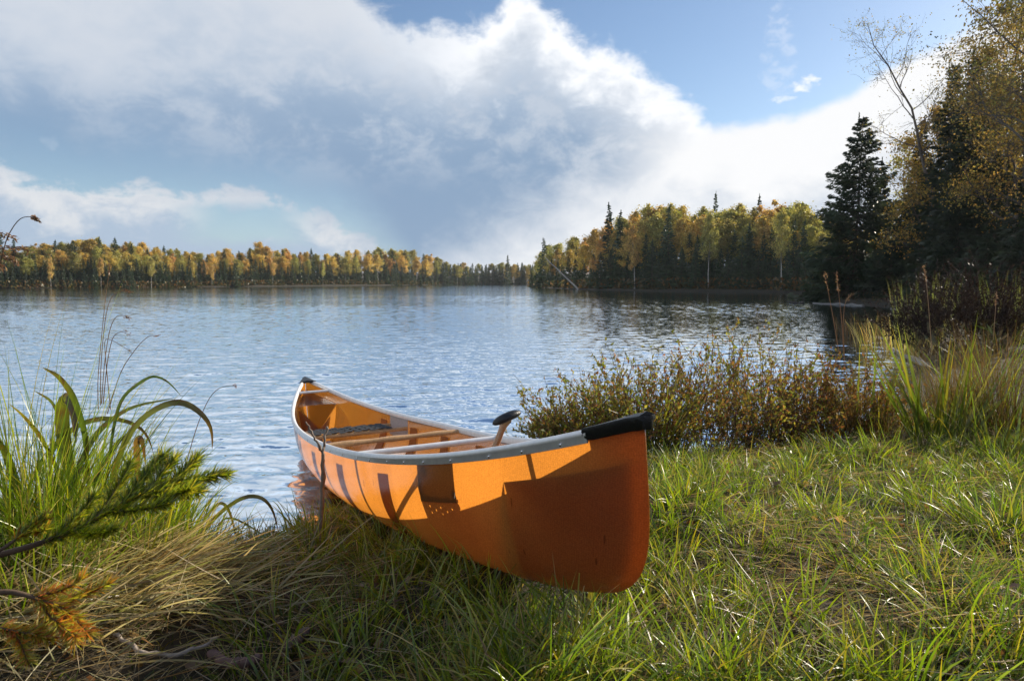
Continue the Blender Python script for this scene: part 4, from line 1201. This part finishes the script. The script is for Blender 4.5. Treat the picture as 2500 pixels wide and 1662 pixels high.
def stalk(label, pts, d, head, group, seed, col=(0.30, 0.20, 0.11), thick=0.0013, dd=0.0):
    r = np.random.default_rng(seed)
    P = np.array([at(px, py, d + dd * i / len(pts)) for i, (px, py) in enumerate(pts)])
    q = np.linspace(0, 1, len(P)); qq = np.linspace(0, 1, 18)
    # smooth
    P = np.stack([np.interp(qq, q, P[:, e]) for e in range(3)], -1)
    for _ in range(2): P[1:-1] = (P[:-2] + 2 * P[1:-1] + P[2:]) / 4
    base = P[0].copy(); P = P - base
    o = thing('seed_stalk', label, 'grass stalk', tuple(base), group=group)
    m = M(); tube(m, P, np.linspace(thick * 1.3, thick * 0.6, 18), 5, col); m.build('stem', MSTRAW, o)
    n = head[0]; s = r.uniform(1 - head[1], 1, n)
    c = np.stack([np.interp(s, qq, P[:, e]) for e in range(3)], -1) + r.normal(size=(n, 3)) * head[2]
    T = np.stack([np.interp(s, qq, np.gradient(P[:, e])) for e in range(3)], -1)
    m = M(); leaves(m, c, nrm(T) + r.normal(size=(n, 3)) * 0.4, head[3] * r.uniform(0.6, 1.3, n), np.full(n, 0.32), pick(r, n, (0.22, 0.13, 0.08), (0.30, 0.20, 0.12), (0.16, 0.09, 0.06)), r=r)
    m.build('seed_head', MSTRAW, o)
    return o


GS = 'tall seed stalks on the left bank'
stalk('tallest straight seed stalk crossing the lake on the left bank', [(240, 1000), (238, 930), (250, 800), (262, 690), (270, 645)], 2.7, (26, 0.16, 0.003, 0.012), GS, 1)
stalk('seed stalk with its drooping head at the far shore line', [(246, 990), (245, 900), (256, 780), (268, 728), (290, 709), (322, 712)], 2.65, (30, 0.14, 0.003, 0.012), GS, 2)
stalk('seed stalk with a nodding head below the far shore line', [(248, 985), (255, 880), (268, 800), (283, 771), (300, 769), (318, 778)], 2.7, (34, 0.14, 0.004, 0.010), GS, 3)
stalk('seed stalk with a loose open head low over the lake', [(252, 985), (262, 880), (275, 820), (296, 808), (318, 818)], 2.6, (40, 0.2, 0.008, 0.007), GS, 4)
stalk('thin seed stalk leaning right with forked drooping tip', [(262, 1010), (296, 900), (340, 840), (365, 818), (386, 820)], 2.6, (16, 0.10, 0.003, 0.010), GS, 5)
stalk('seed stalk broken over to the right above the sedge', [(270, 1000), (258, 880), (254, 826), (275, 830), (322, 860)], 2.6, (6, 0.05, 0.002, 0.008), GS, 6)
stalk('thin pale seed stalk arching far right over the water', [(455, 1130), (480, 1040), (510, 970), (535, 945), (570, 940), (578, 943)], 2.6, (14, 0.12, 0.003, 0.010), GS, 7)
stalk('dark drooping seed stalk at the left edge against the far trees', [(-40, 900), (-10, 700), (10, 590), (40, 540), (58, 529), (80, 529), (96, 540)], 1.9, (60, 0.16, 0.003, 0.012), GS, 8, (0.16, 0.1, 0.06))
for k, (pp, lbl) in enumerate((([(-80, 640), (-40, 580), (-5, 565), (20, 575), (38, 585)], 'topmost brown plume of reed grass at the left edge'), ([(-90, 660), (-30, 610), (20, 605), (55, 607), (76, 612)], 'second brown plume of reed grass at the left edge'), ([(-90, 640), (-40, 615), (0, 618), (25, 630), (40, 643)], 'third brown plume of reed grass at the left edge'), ([(-90, 660), (-40, 632), (-8, 638), (10, 660)], 'lowest brown plume of reed grass at the left edge'))):
    stalk(lbl, pp, 1.9, (80, 0.65, 0.005, 0.013), 'reed plumes at the left edge', 20 + k, (0.2, 0.13, 0.08))
GR = 'seed stalks by the right shrubs'
stalk('left one of the tall seed stalks by the near right wood', [(2050, 870), (2035, 780), (2020, 700), (2012, 668)], 6.0, (40, 0.35, 0.008, 0.02), GR, 9, thick=0.003)
stalk('middle straight seed stalk by the near right wood', [(2060, 870), (2055, 780), (2047, 710), (2042, 664)], 6.0, (40, 0.35, 0.007, 0.02), GR, 10, thick=0.003)
stalk('right bent seed stalk by the near right wood', [(2062, 880), (2058, 790), (2062, 740), (2080, 716)], 6.0, (30, 0.25, 0.007, 0.02), GR, 11, thick=0.003)
stalk('pale plume stalk before the cattail stand', [(2275, 860), (2268, 760), (2262, 690), (2255, 648)], 7.5, (50, 0.3, 0.008, 0.025), GR, 12, (0.35, 0.27, 0.18), thick=0.003)
stalk('pale plume stalk before the dark round bush', [(2425, 830), (2430, 760), (2433, 712)], 7.0, (40, 0.35, 0.007, 0.02), GR, 13, (0.3, 0.22, 0.15), thick=0.003)

# foreground tufts of long blades
GT = 'long bladed grass tufts in the foreground'
TUFTS = ((1290, 1.62, 0.32, 110, 'biggest long bladed tuft at the bottom just below the canoe'), (1420, 1.70, 0.30, 90, 'long bladed tuft right under the near canoe tip'), (1220, 1.50, 0.24, 70, 'yellow tipped tuft at the bottom left of the biggest tuft'),
         (1540, 1.52, 0.26, 80, 'long bladed tuft at the bottom below the right side of the canoe'), (1700, 1.62, 0.26, 80, 'arching tuft with bleached blades right of the canoe'), (1905, 1.50, 0.30, 80, 'tuft with a broad yellow blade at the bottom right'),
         (2060, 1.62, 0.24, 70, 'green tuft left of the bottom right corner'), (2280, 1.55, 0.26, 80, 'green tuft in the bottom right corner'), (2440, 1.75, 0.30, 80, 'upright green tuft at the lower right edge'), (1640, 2.3, 0.22, 70, 'fresh green tuft beside the near canoe end'),
         (1700, 3.0, 0.26, 80, 'sunlit green tuft behind the near canoe tip'), (1850, 2.5, 0.2, 60, 'mid lawn tuft right of the canoe'), (2180, 2.2, 0.22, 70, 'green tuft in the right part of the lawn'), (2030, 3.0, 0.22, 70, 'dark green tuft before the brown shrubs'),
         (2460, 2.6, 0.28, 80, 'bright tuft at the right edge of the lawn'), (1060, 2.55, 0.26, 80, 'shaded tuft against the left side of the canoe'), (1190, 2.2, 0.26, 80, 'shaded tuft in front of the canoe side'), (1130, 1.48, 0.26, 80, 'yellow green tuft at the bottom edge left of the biggest tuft'), (1370, 1.46, 0.28, 90, 'bright tuft at the bottom edge below the biggest tuft'), (1780, 1.44, 0.24, 70, 'bright yellow green tuft at the bottom edge right of the canoe'), (2150, 1.42, 0.22, 70, 'low yellow green tuft at the bottom edge right of the broad yellow blade tuft'),
         (2350, 2.0, 0.26, 80, 'tall fresh tuft in the right part of the lawn near the right edge'), (1760, 2.0, 0.2, 70, 'fresh tuft in the middle of the lawn before the dry patch'), (940, 2.9, 0.24, 70, 'shaded tuft between forked stick and canoe'))
for px, d, h, n, lbl in TUFTS:
    clump_thing('grass_tuft', lbl, 'grass tuft', px, d, ((n, 0.11, h * 1.08, 0.0062, GRN0, GRN1, dict(lean=(0.05, 0.6), curl=(0.3, 1.7), k=8)), (n // 3, 0.13, h, 0.005, STR0, STR1, dict(lean=(0.2, 0.9), curl=(0.4, 1.6), k=7))), GT)

# ------------------------------------------------------------------ left bank plants with broad arching leaves (each its own path)
def broad_leaf_plant(label, d, specs, base_px):
    b0 = at(base_px[0], base_px[1], d)
    o = thing('broad_leaved_sedge', label, 'plant', tuple(b0))
    for k, (pts, wd, c0, c1, dz) in enumerate(specs):
        P = np.array([at(px, py, d + dz * (i / (len(pts) - 1)) + 0.05 * math.sin(k * 2.1)) for i, (px, py) in enumerate(pts)])
        q = np.linspace(0, 1, len(P)); qq = np.linspace(0, 1, 22)
        P = np.stack([np.interp(qq, q, P[:, e]) for e in range(3)], -1)
        for _ in range(3): P[1:-1] = (P[:-2] + 2 * P[1:-1] + P[2:]) / 4
        T = nrm(np.gradient(P, axis=0))
        sd_ = nrm(np.cross(T, np.array([0.35 * math.sin(k * 1.7), -1, 0.5 + 0.3 * math.cos(k)])))
        m = M()
        fold = nrm(np.cross(T, sd_))
        prof = wd * np.minimum(1, (1 - qq) * 2.2) ** 0.7 * (0.6 + 0.4 * np.minimum(1, qq * 5)) + 0.0008
        V = np.stack([P - sd_ * prof[:, None] * 0.5 + fold * prof[:, None] * 0.13, P, P + sd_ * prof[:, None] * 0.5 + fold * prof[:, None] * 0.13], 1) - b0
        f = np.clip((qq - 0.45) / 0.5, 0, 1)[:, None]
        cc = np.repeat((np.array(c0)[None] * (1 - f) + np.array(c1)[None] * f)[:, None], 3, 1)
        cc = cc * rng.uniform(0.7, 1.25, (22, 3, 1)); bl = (rng.uniform(size=(22, 3)) < 0.14)[..., None]
        cc = np.where(bl, np.array((0.14, 0.075, 0.03)), cc)
        grid(m, V, cc.reshape(-1, 3))
        m.build('leaf', MG, o)
    return o


def z4(*p): return [(a * 0.5178, 850 + b * 0.5178) for a, b in p]
G_, Y_2, BR_, OL_ = (0.09, 0.13, 0.025), (0.30, 0.22, 0.035), (0.12, 0.06, 0.035), (0.13, 0.14, 0.03)
broad_leaf_plant('clump of broad arching leaves with brown drooping tips on the left bank', 2.45, (
    (z4((520, 640), (560, 500), (600, 400), (680, 310), (800, 245), (880, 252), (960, 310), (1005, 380), (1000, 480)), 0.026, OL_, BR_, 0.1),
    (z4((350, 660), (310, 520), (285, 330), (300, 225), (335, 235), (352, 320), (358, 450)), 0.046, OL_, (0.10, 0.06, 0.04), -0.1),
    (z4((410, 600), (400, 400), (345, 225), (275, 130), (200, 90)), 0.022, G_, Y_2, -0.05),
    (z4((330, 700), (240, 520), (190, 420), (110, 320), (40, 260)), 0.024, OL_, Y_2, -0.15),
    (z4((120, 700), (150, 600), (230, 480), (330, 380), (420, 335), (520, 325), (640, 350), (700, 410), (722, 490)), 0.018, G_, BR_, 0.05),
    (z4((320, 680), (370, 560), (430, 430), (500, 350), (620, 270), (830, 235)), 0.020, G_, OL_, 0.1),
    (z4((650, 640), (640, 520), (640, 420), (668, 428), (688, 560)), 0.028, (0.2, 0.11, 0.05), BR_, 0.0),
    (z4((700, 660), (690, 580), (730, 520), (800, 540), (835, 610)), 0.03, (0.16, 0.19, 0.08), (0.22, 0.24, 0.12), 0.0),
    (z4((500, 620), (540, 320), (580, 220), (660, 160), (720, 125), (790, 150), (850, 220)), 0.011, G_, (0.2, 0.28, 0.05), 0.1),
    (z4((100, 760), (60, 600), (20, 480), (-60, 380)), 0.03, OL_, G_, -0.1),
    (z4((180, 720), (200, 560), (300, 400), (250, 250), (160, 200)), 0.018, G_, OL_, 0.1),
    (z4((420, 700), (470, 560), (560, 430), (640, 390)), 0.02, G_, OL_, 0.1)), z4((380, 700))[0])
broad_leaf_plant('small plant of narrow arching leaves hanging over the water left of the canoe', 2.7, (
    (z4((890, 960), (960, 850), (1060, 750), (1160, 690), (1240, 700), (1290, 760), (1312, 865)), 0.017, OL_, BR_, 0.1),
    (z4((880, 960), (860, 800), (850, 700), (880, 720), (895, 800), (928, 895)), 0.015, OL_, BR_, 0.0),
    (z4((900, 960), (960, 800), (1040, 715), (1080, 760), (1105, 850), (1118, 905)), 0.012, OL_, BR_, 0.05),
    (z4((860, 940), (900, 700), (930, 560), (955, 510)), 0.012, G_, (0.2, 0.26, 0.05), 0.0),
    (z4((1000, 980), (1040, 800), (1110, 800), (1230, 870), (1300, 940)), 0.007, G_, (0.2, 0.26, 0.06), 0.0)), z4((890, 965))[0])
x0 = dict(lean=(0.02, 0.45), curl=(0.1, 1.2), k=8)
LB = 'grass clumps on the left bank'
for px, d, h, n, lbl in ((225, 2.55, 0.62, 170, 'tall fresh green grass clump under the tall seed stalks'), (60, 2.5, 0.60, 170, 'green grass clump at the left edge of the bank'), (330, 2.75, 0.42, 150, 'yellowing grass clump behind the broad arching leaves'),
                         (140, 2.9, 0.5, 150, 'green grass clump between left edge and broad arching leaves'), (-30, 2.2, 0.75, 120, 'grass clump with long blades entering from the left edge'), (420, 2.75, 0.36, 130, 'short dry grass clump at the water behind the conifer twig'), (20, 2.0, 0.5, 130, 'shaded grass clump low at the left edge'), (40, 2.3, 0.85, 150, 'tallest grass clump rising at the left edge before the lake'), (150, 2.6, 0.72, 140, 'tall loose grass clump beside the tall seed stalks'), (250, 2.35, 0.5, 150, 'fine pale green grass clump in front of the broad arching leaves'), (110, 2.35, 0.55, 150, 'fine green grass clump left of the broad arching leaves'), (350, 2.5, 0.42, 140, 'thin straw tipped grass clump right of the broad arching leaves')):
    clump_thing('bank_grass_clump', lbl, 'grass clump', px, d, ((int(n * 1.3), 0.17, h, 0.006, GRN0, GRN1, x0), (n // 3, 0.19, h * 0.85, 0.004, STR0, STR1, x0), (8, 0.1, h * 1.35, 0.005, GRN0, GRN1, dict(lean=(0.0, 0.3), curl=(0.0, 0.7), k=8))), LB)


# ------------------------------------------------------------------ young spruce at the left edge: its two twigs reach into the view
def needle_twig(P, rad, nn, nl, cols, seed, sub=0.0, dens_from=0.15):
    r = np.random.default_rng(seed)
    m = M(); q = np.linspace(0, 1, len(P)); qq = np.linspace(0, 1, 24)
    P = np.stack([np.interp(qq, q, P[:, e]) for e in range(3)], -1)
    for _ in range(3): P[1:-1] = (P[:-2] + 2 * P[1:-1] + P[2:]) / 4
    tube(m, P, np.linspace(rad, rad * 0.25, 24), 6, (0.10, 0.06, 0.035), mat=1)
    paths = [(P, nn)]
    T = nrm(np.gradient(P, axis=0))
    for s, L, sg in sub or ():
        i0 = int(s * 23); sd_ = nrm(np.cross(T[i0], [0, -0.6, 1.0])) * sg
        Q = limb_path(r, P[i0], T[i0] * 0.9 + sd_ * 0.75, L, 8, 0.12, 0.03)
        tube(m, Q, np.linspace(rad * 0.5, rad * 0.2, 9), 5, (0.12, 0.07, 0.035), mat=1)
        paths.append((Q, int(nn * L / np.linalg.norm(P[-1] - P[0]) * 1.3)))
    for Q, n in paths:
        kq = np.linspace(0, 1, len(Q))
        s = r.uniform(dens_from if Q is P else 0.0, 1.0, n)
        c = np.stack([np.interp(s, kq, Q[:, e]) for e in range(3)], -1)
        t_ = nrm(np.stack([np.interp(s, kq, nrm(np.gradient(Q, axis=0))[:, e]) for e in range(3)], -1))
        rv = r.normal(size=(n, 3)); rv -= t_ * (rv * t_).sum(1, keepdims=True); rv = nrm(rv)
        sw = nrm(np.cross(t_, [0.2, -0.5, 1.0])) * r.choice([-1, 1], (n, 1))
        d = nrm(t_ * r.uniform(0.5, 1.5, (n, 1)) + rv * 0.55 + sw * 0.75 + np.array([0, 0, 0.2]))
        L = nl * r.uniform(0.65, 1.15, n)
        Pn = c[:, None] + d[:, None] * (L[:, None] * np.linspace(0, 1, 3))[..., None]
        sd_ = nrm(np.cross(d, r.normal(size=(n, 3))))
        cc = pick(r, n, *cols, jit=0.3)
        strips(m, Pn, np.full(n, 0.0019), sd_, cc * 0.8, cc, shape=lambda t: 1 - 0.75 * t ** 3)
    return m


sap = thing('spruce_sapling', 'young spruce at the left edge reaching into the view with needled twigs', 'sapling', (-1.12, 1.02, float(gz(np.array([-1.12]), np.array([1.02]))[0])))
off = np.array(sap.location)
m = M(); tube(m, np.array([(0, 0, -0.05), (0.01, 0.0, 0.35), (0.0, 0.01, 0.7), (0.01, 0, 1.0)]), np.array([0.02, 0.016, 0.011, 0.005]), 8, (0.1, 0.07, 0.05)); m.build('trunk', MBARK, sap)
SPG = ((0.38, 0.43, 0.035), (0.50, 0.50, 0.04), (0.22, 0.29, 0.03), (0.58, 0.46, 0.05), (0.12, 0.16, 0.02)); SPO = ((0.42, 0.40, 0.05), (0.55, 0.38, 0.05), (0.60, 0.28, 0.05), (0.42, 0.40, 0.05), (0.62, 0.18, 0.04))
DKN = ((0.06, 0.085, 0.02), (0.10, 0.12, 0.022), (0.16, 0.17, 0.025))
def tw(*p): return np.array([at(*a) for a in p]) - off
needle_twig(tw((-190, 1400, 1.02), (20, 1350, 1.06), (180, 1300, 1.08), (320, 1215, 1.10), (440, 1180, 1.12), (552, 1158, 1.14)), 0.006, 1700, 0.023, SPG, 61,
            sub=((0.42, 0.12, 1), (0.48, 0.10, -1), (0.55, 0.12, 1), (0.60, 0.10, -1), (0.66, 0.10, 1), (0.76, 0.07, -1), (0.72, 0.07, 1), (0.36, 0.08, -1), (0.68, 0.07, -1), (0.8, 0.05, 1)), dens_from=0.3).build('twig', [MG, MBARK], sap)
needle_twig(tw((-190, 1420, 1.0), (0, 1345, 1.03), (60, 1300, 1.05), (110, 1268, 1.06)), 0.004, 520, 0.021, SPG + SPO[3:], 62, sub=((0.7, 0.05, 1),), dens_from=0.5).build('twig', [MG, MBARK], sap)
needle_twig(tw((-190, 1470, 0.98), (20, 1440, 1.0), (90, 1460, 1.0), (160, 1490, 1.0), (215, 1545, 1.0)), 0.005, 500, 0.02, SPO, 63,
            sub=((0.55, 0.09, 1), (0.62, 0.08, -1), (0.75, 0.06, 1), (0.5, 0.07, -1)), dens_from=0.45).build('twig', [MG, MBARK], sap)
needle_twig(tw((-190, 1520, 0.96), (-20, 1530, 0.98), (60, 1545, 0.98), (130, 1560, 0.98)), 0.004, 400, 0.02, SPO, 64, sub=((0.6, 0.06, 1), (0.7, 0.06, -1)), dens_from=0.4).build('twig', [MG, MBARK], sap)

# ------------------------------------------------------------------ sticks, log, driftwood
def stick(name, label, cat, pts, radii, col, n=9, base_on=None, wob=0.003):
    P = np.array(pts, float); q = np.linspace(0, 1, len(P)); qq = np.linspace(0, 1, 20)
    P = np.stack([np.interp(qq, q, P[:, e]) for e in range(3)], -1)
    for _ in range(2): P[1:-1] = (P[:-2] + 2 * P[1:-1] + P[2:]) / 4
    P += rng.normal(size=P.shape) * wob
    m = M(); tube(m, P, np.interp(qq, np.linspace(0, 1, len(radii)), radii) * (1 + rng.normal(size=20) * 0.05), n, col)
    return m


fs = M()
dF = 3.12
fb = at(781, 1345, dF); fb[2] -= 0.05
fk = at(789, 1108, dF)
def sub_(m, a, b, r0, r1, col, n=14):
    P = np.linspace(a, b, n) + rng.normal(size=(n, 3)) * 0.0022; P[0] = a; P[-1] = b
    kn = 1 + 0.35 * (rng.uniform(size=n) < 0.12)
    tube(m, P, np.linspace(r0, r1, n) * kn, 8, col)
GYB = (0.20, 0.155, 0.12)
sub_(fs, fb, fk, 0.0115, 0.0085, GYB, 20)
sub_(fs, fk, at(746, 1029, dF - 0.02), 0.0065, 0.0035, GYB)
sub_(fs, fk, at(797, 1041, dF + 0.03), 0.0065, 0.0048, GYB)
tag(fs.build('forked_stick', MWOODSTICK), 'thin bare forked stick standing upright at the water edge before the canoe', 'stick')


def on_ground(px, py, lift=0.0):
    d = 2.0
    for _ in range(30):
        p = at(px, py, d); g = float(gz(np.array([p[0]]), np.array([p[1]]))[0]) + lift
        d *= 1 + 0.5 * ((p[2] - g) / (CAMZ - g))
    return at(px, py, d)


L1 = [on_ground(px, py, 0.045) for px, py in ((514, 1594), (545, 1612), (580, 1620), (606, 1618), (628, 1606))]
tag(stick('broken_branch', '', '', L1, [0.013, 0.014, 0.013, 0.0125], (0.17, 0.10, 0.085)).build('broken_branch', MWOODSTICK), 'short thick reddish brown broken branch lying in the grass', 'branch')
L2 = [on_ground(px, py, 0.05) for px, py in ((285, 1545), (320, 1578), (370, 1595), (425, 1600), (480, 1580), (530, 1555))]
tag(stick('curved_twig', '', '', L2, [0.005, 0.006, 0.006, 0.004], (0.30, 0.25, 0.21)).build('curved_twig', MWOODSTICK), 'long curved greyish twig lying in the dry grass at the lower left', 'twig')
L3 = [on_ground(px, py, 0.05) for px, py in ((700, 1580), (725, 1560), (752, 1538))]
tag(stick('broken_branch', '', '', L3, [0.012, 0.014, 0.012], (0.15, 0.10, 0.08)).build('broken_branch', MWOODSTICK), 'stubby dark piece of branch half hidden by straw left of canoe shadow', 'branch')
a0, a1 = np.array([-1.15, 1.20, 0.485]), np.array([-0.45, 1.36, 0.425])
lg = M()
tube(lg, np.linspace(a0, a1, 16) + rng.normal(size=(16, 3)) * 0.006, np.interp(np.linspace(0, 1, 16), [0, 0.7, 1], [0.10, 0.09, 0.045]) * (1 + rng.normal(size=16) * 0.07), 18, (0.035, 0.026, 0.02))
tag(lg.build('rotten_log', MWOODSTICK), 'dark rotten log lying in the bottom left corner', 'log')
fl = M()
p0, p1 = at(2165, 840, 14.0), at(2275, 930, 10.2); p0[2] = 0.02; p1[2] = 0.06
tube(fl, np.linspace(p0, p1, 14) + rng.normal(size=(14, 3)) * 0.015, np.linspace(0.03, 0.055, 14), 10, (0.26, 0.24, 0.22))
tag(fl.build('fallen_log', MWOODSTICK), 'pale fallen log lying in the water right of the shrubs', 'log')
fl = M(); p0, p1 = at(1985, 742, 43), at(2110, 752, 38); p0[2] = p1[2] = 0.03
tube(fl, np.linspace(p0, p1, 10) + rng.normal(size=(10, 3)) * 0.03, np.linspace(0.05, 0.09, 10), 8, (0.17, 0.16, 0.15))
tag(fl.build('drift_log', MWOODSTICK), 'pale drift log floating at the foot of the big tip spruce', 'log')
fl = M(); p0, p1 = at(1922, 742, 43.5), at(1962, 743, 43.2); p0[2] = p1[2] = 0.05
tube(fl, np.linspace(p0, p1, 8) + rng.normal(size=(8, 3)) * 0.03, np.linspace(0.05, 0.08, 8), 8, (0.08, 0.07, 0.06))
for q in range(4): tube(fl, limb_path(rng, p0 + (p1 - p0) * rng.uniform(), (rng.normal(), 0, 0.8), 0.35, 4), 0.015, 4, (0.08, 0.07, 0.06))
tag(fl.build('drift_log', MWOODSTICK), 'small dark drift log floating left of the big tip spruce', 'log')
fl = M(); p0, p1 = at(2170, 755, 34), at(2260, 758, 33); p0[2] = p1[2] = 0.02
tube(fl, np.linspace(p0, p1, 8) + rng.normal(size=(8, 3)) * 0.02, 0.06, 8, (0.17, 0.16, 0.15))
tag(fl.build('drift_log', MWOODSTICK), 'pale drift log behind the cattails under the near right wood', 'log')

# ------------------------------------------------------------------ lawn: grass and dry grass, more than anyone could count
def in_hull(x, y):
    p = (np.stack([x, y, np.full(len(x), CO[2] - 0.3)], -1) - CO) @ CR
    u = np.clip(p[:, 0] / LH, -1, 1)
    return (np.abs(p[:, 0]) < LH * 0.86) & (np.abs(p[:, 1]) < hb(u) * 0.62)


def scatter(n, x0, x1, y0, y1, keep):
    x = rng.uniform(x0, x1, n); y = rng.uniform(y0, y1, n)
    k = keep(x, y) & (np.abs(x) < 1.25 * y + 0.9) & ~in_hull(x, y)
    x, y = x[k], y[k]
    return x, y, gz(x, y)


g = M()
x, y, z = scatter(290000, -3.2, 6.2, 1.05, 6.2, lambda x, y: (lake_sd(x, y) > 0.02))
pt = patch(x, y)
dry = 0.8 * np.exp(-(((x - 0.72) / 0.38) ** 2 + ((y - 1.78) / 0.16) ** 2)) + np.exp(-(((x - 0.95) / 0.55) ** 2 + ((y - 2.25) / 0.35) ** 2)) + 0.2 * np.exp(-(((x + 0.85) / 0.4) ** 2 + ((y - 1.75) / 0.4) ** 2)) + 0.3 * np.exp(-(((x + 1.3) / 0.55) ** 2 + ((y - 2.1) / 0.55) ** 2))
cl = patch(x, y, 0.16, 1.0) * 0.6 + 0.4 * patch(x + 3, y, 0.09, 4.0)
k = rng.uniform(size=len(x)) > 0.38 + 0.15 * pt + 0.45 * np.clip(dry, 0, 1) + 0.42 * (1 - cl)
x, y, z, pt, dry, cl = x[k], y[k], z[k], pt[k], dry[k], cl[k]; n = len(x)
h = rng.uniform(0.04, 0.12, n) * (0.6 + 0.5 * (1 - pt)) * (0.45 + 1.1 * cl)
az = rng.uniform(0, 6.28, n)
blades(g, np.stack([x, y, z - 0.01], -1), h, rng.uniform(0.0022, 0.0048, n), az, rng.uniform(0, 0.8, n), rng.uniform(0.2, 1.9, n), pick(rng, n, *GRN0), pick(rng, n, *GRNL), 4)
tag(g.build('grass', MG), 'green grass of the bank around the canoe', 'grass', kind='stuff')
g = M()
x, y, z = scatter(120000, -3.2, 6.2, 1.05, 6.0, lambda x, y: (lake_sd(x, y) > 0.05))
dry = 0.8 * np.exp(-(((x - 0.72) / 0.38) ** 2 + ((y - 1.78) / 0.16) ** 2)) + np.exp(-(((x - 0.95) / 0.6) ** 2 + ((y - 2.25) / 0.4) ** 2)) + 0.3 * np.exp(-(((x + 0.85) / 0.4) ** 2 + ((y - 1.75) / 0.4) ** 2)) + 0.8 * np.exp(-(((x + 1.3) / 0.5) ** 2 + ((y - 2.1) / 0.5) ** 2))
k = rng.uniform(size=len(x)) < (0.26 + 1.0 * np.clip(dry, 0, 1)) * (0.3 + 1.1 * patch(x, y, 0.23, 2.0))
x, y, z = x[k], y[k], z[k]; n = len(x)
az = np.where(rng.uniform(size=n) < 0.5, rng.uniform(0, 6.28, n), 1.5 + 1.2 * np.sin(x * 3 + y * 2) + rng.normal(size=n) * 0.4)
blades(g, np.stack([x, y, z + rng.uniform(0.0, 0.06, n)], -1), rng.uniform(0.06, 0.22, n), rng.uniform(0.0018, 0.004, n), az, rng.uniform(1.1, 1.6, n), rng.uniform(-0.2, 0.4, n), pick(rng, n, *STR0), pick(rng, n, *STR1), 4)
# the thatched mound on the left, combed to the right and down
n = 7500
a = rng.normal(size=(n, 2)) * np.array([0.27, 0.22]) + np.array([-1.52, 2.22])
k = (lake_sd(a[:, 0], a[:, 1]) > 0.15); a = a[k]; n = len(a)
zz = gz(a[:, 0], a[:, 1]) + rng.uniform(0.02, 0.10, n)
az = np.where(rng.uniform(size=n) < 0.72, rng.normal(1.85, 0.5, n), rng.uniform(0, 6.28, n))
STG0 = STR0 + ((0.14, 0.16, 0.05), (0.12, 0.15, 0.045)); STG1 = STR1 + ((0.40, 0.42, 0.14), (0.46, 0.46, 0.18), (0.60, 0.54, 0.28), (0.72, 0.64, 0.38))
blades(g, np.stack([a[:, 0], a[:, 1], zz], -1), rng.uniform(0.10, 0.34, n), rng.uniform(0.003, 0.0075, n), az, rng.uniform(0.9, 1.5, n), rng.uniform(-0.2, 0.7, n), pick(rng, n, *STG0), pick(rng, n, *STG1), 7)
n = 2600
x, y, z = scatter(n, -2.0, 4.0, 1.1, 5.0, lambda x, y: lake_sd(x, y) > 0.1); n = len(x)
leaves(g, np.stack([x, y, z + rng.uniform(0.01, 0.06, n)], -1), rng.normal(size=(n, 3)) * np.array([1, 1, 0.35]), rng.uniform(0.02, 0.05, n), rng.uniform(0.4, 0.8, n), pick(rng, n, (0.16, 0.08, 0.035), (0.22, 0.12, 0.05), (0.10, 0.055, 0.03), (0.30, 0.20, 0.09)))
tag(g.build('dry_grass', MSTRAW), 'matted straw coloured dry grass lying over the bank', 'dry grass', kind='stuff')

# more tufts through the lawn, each its own
spots = []
while len(spots) < 200:
    d = random.uniform(1.45, 4.6); px = random.uniform(560, 2560)
    x = (px - 1250) / FPX * d
    xa, ya = np.array([x]), np.array([d])
    if lake_sd(xa, ya)[0] < 0.12 or in_hull(xa, ya)[0] or any((x - a) ** 2 + (d - b) ** 2 < 0.03 for a, b in spots): continue
    spots.append((x, d))
protoT = []
for k in range(6):
    m = M()
    clump(m, 70, 0.075, 0.18, 0.0052, GRN0, GRN1, lean=(0.05, 0.75), curl=(0.2, 1.7), k=6)
    clump(m, 10, 0.08, 0.16, 0.004, STR0, STR1, lean=(0.3, 1.1), curl=(0.2, 1.2), k=6)
    protoT.append(m.mesh('grass_tuft', MG))
for k, (x, d) in enumerate(spots):
    o = bpy.data.objects.new('grass_tuft', protoT[k % 6]); C.objects.link(o)
    o.location = (x, d, float(gz(np.array([x]), np.array([d]))[0])); o.rotation_euler = (0, 0, random.uniform(0, 6.28))
    q = random.uniform(0.75, 1.45); o.scale = (q, q, q * random.uniform(0.8, 1.15))
    tag(o, 'small green tuft of short grass in the lawn around the canoe', 'grass tuft', 'small grass tufts in the lawn')

# ------------------------------------------------------------------ thin autumn haze over the lake
hz = M()
a_, b_ = np.array([-420.0, -60.0, -3.2]), np.array([330.0, 430.0, 34.0])
V = np.array([[(a_, b_)[i][0], (a_, b_)[j][1], (a_, b_)[k][2]] for i in (0, 1) for j in (0, 1) for k in (0, 1)])
hz.quads(V, [[0, 1, 3, 2], [4, 6, 7, 5], [0, 4, 5, 1], [2, 3, 7, 6], [0, 2, 6, 4], [1, 5, 7, 3]])
mh, t = mat('haze_air')
v = t.node('ShaderNodeVolumePrincipled')
v.inputs['Color'].default_value = (0.86, 0.92, 1.0, 1)
v.inputs['Density'].default_value = 0.00016
v.inputs['Anisotropy'].default_value = 0.3
o = t.node('ShaderNodeOutputMaterial'); t.l.new(v.outputs[0], o.inputs['Volume'])
tag(hz.build('haze', mh, smooth=False), 'thin pale blue haze over the lake', 'haze', kind='stuff')
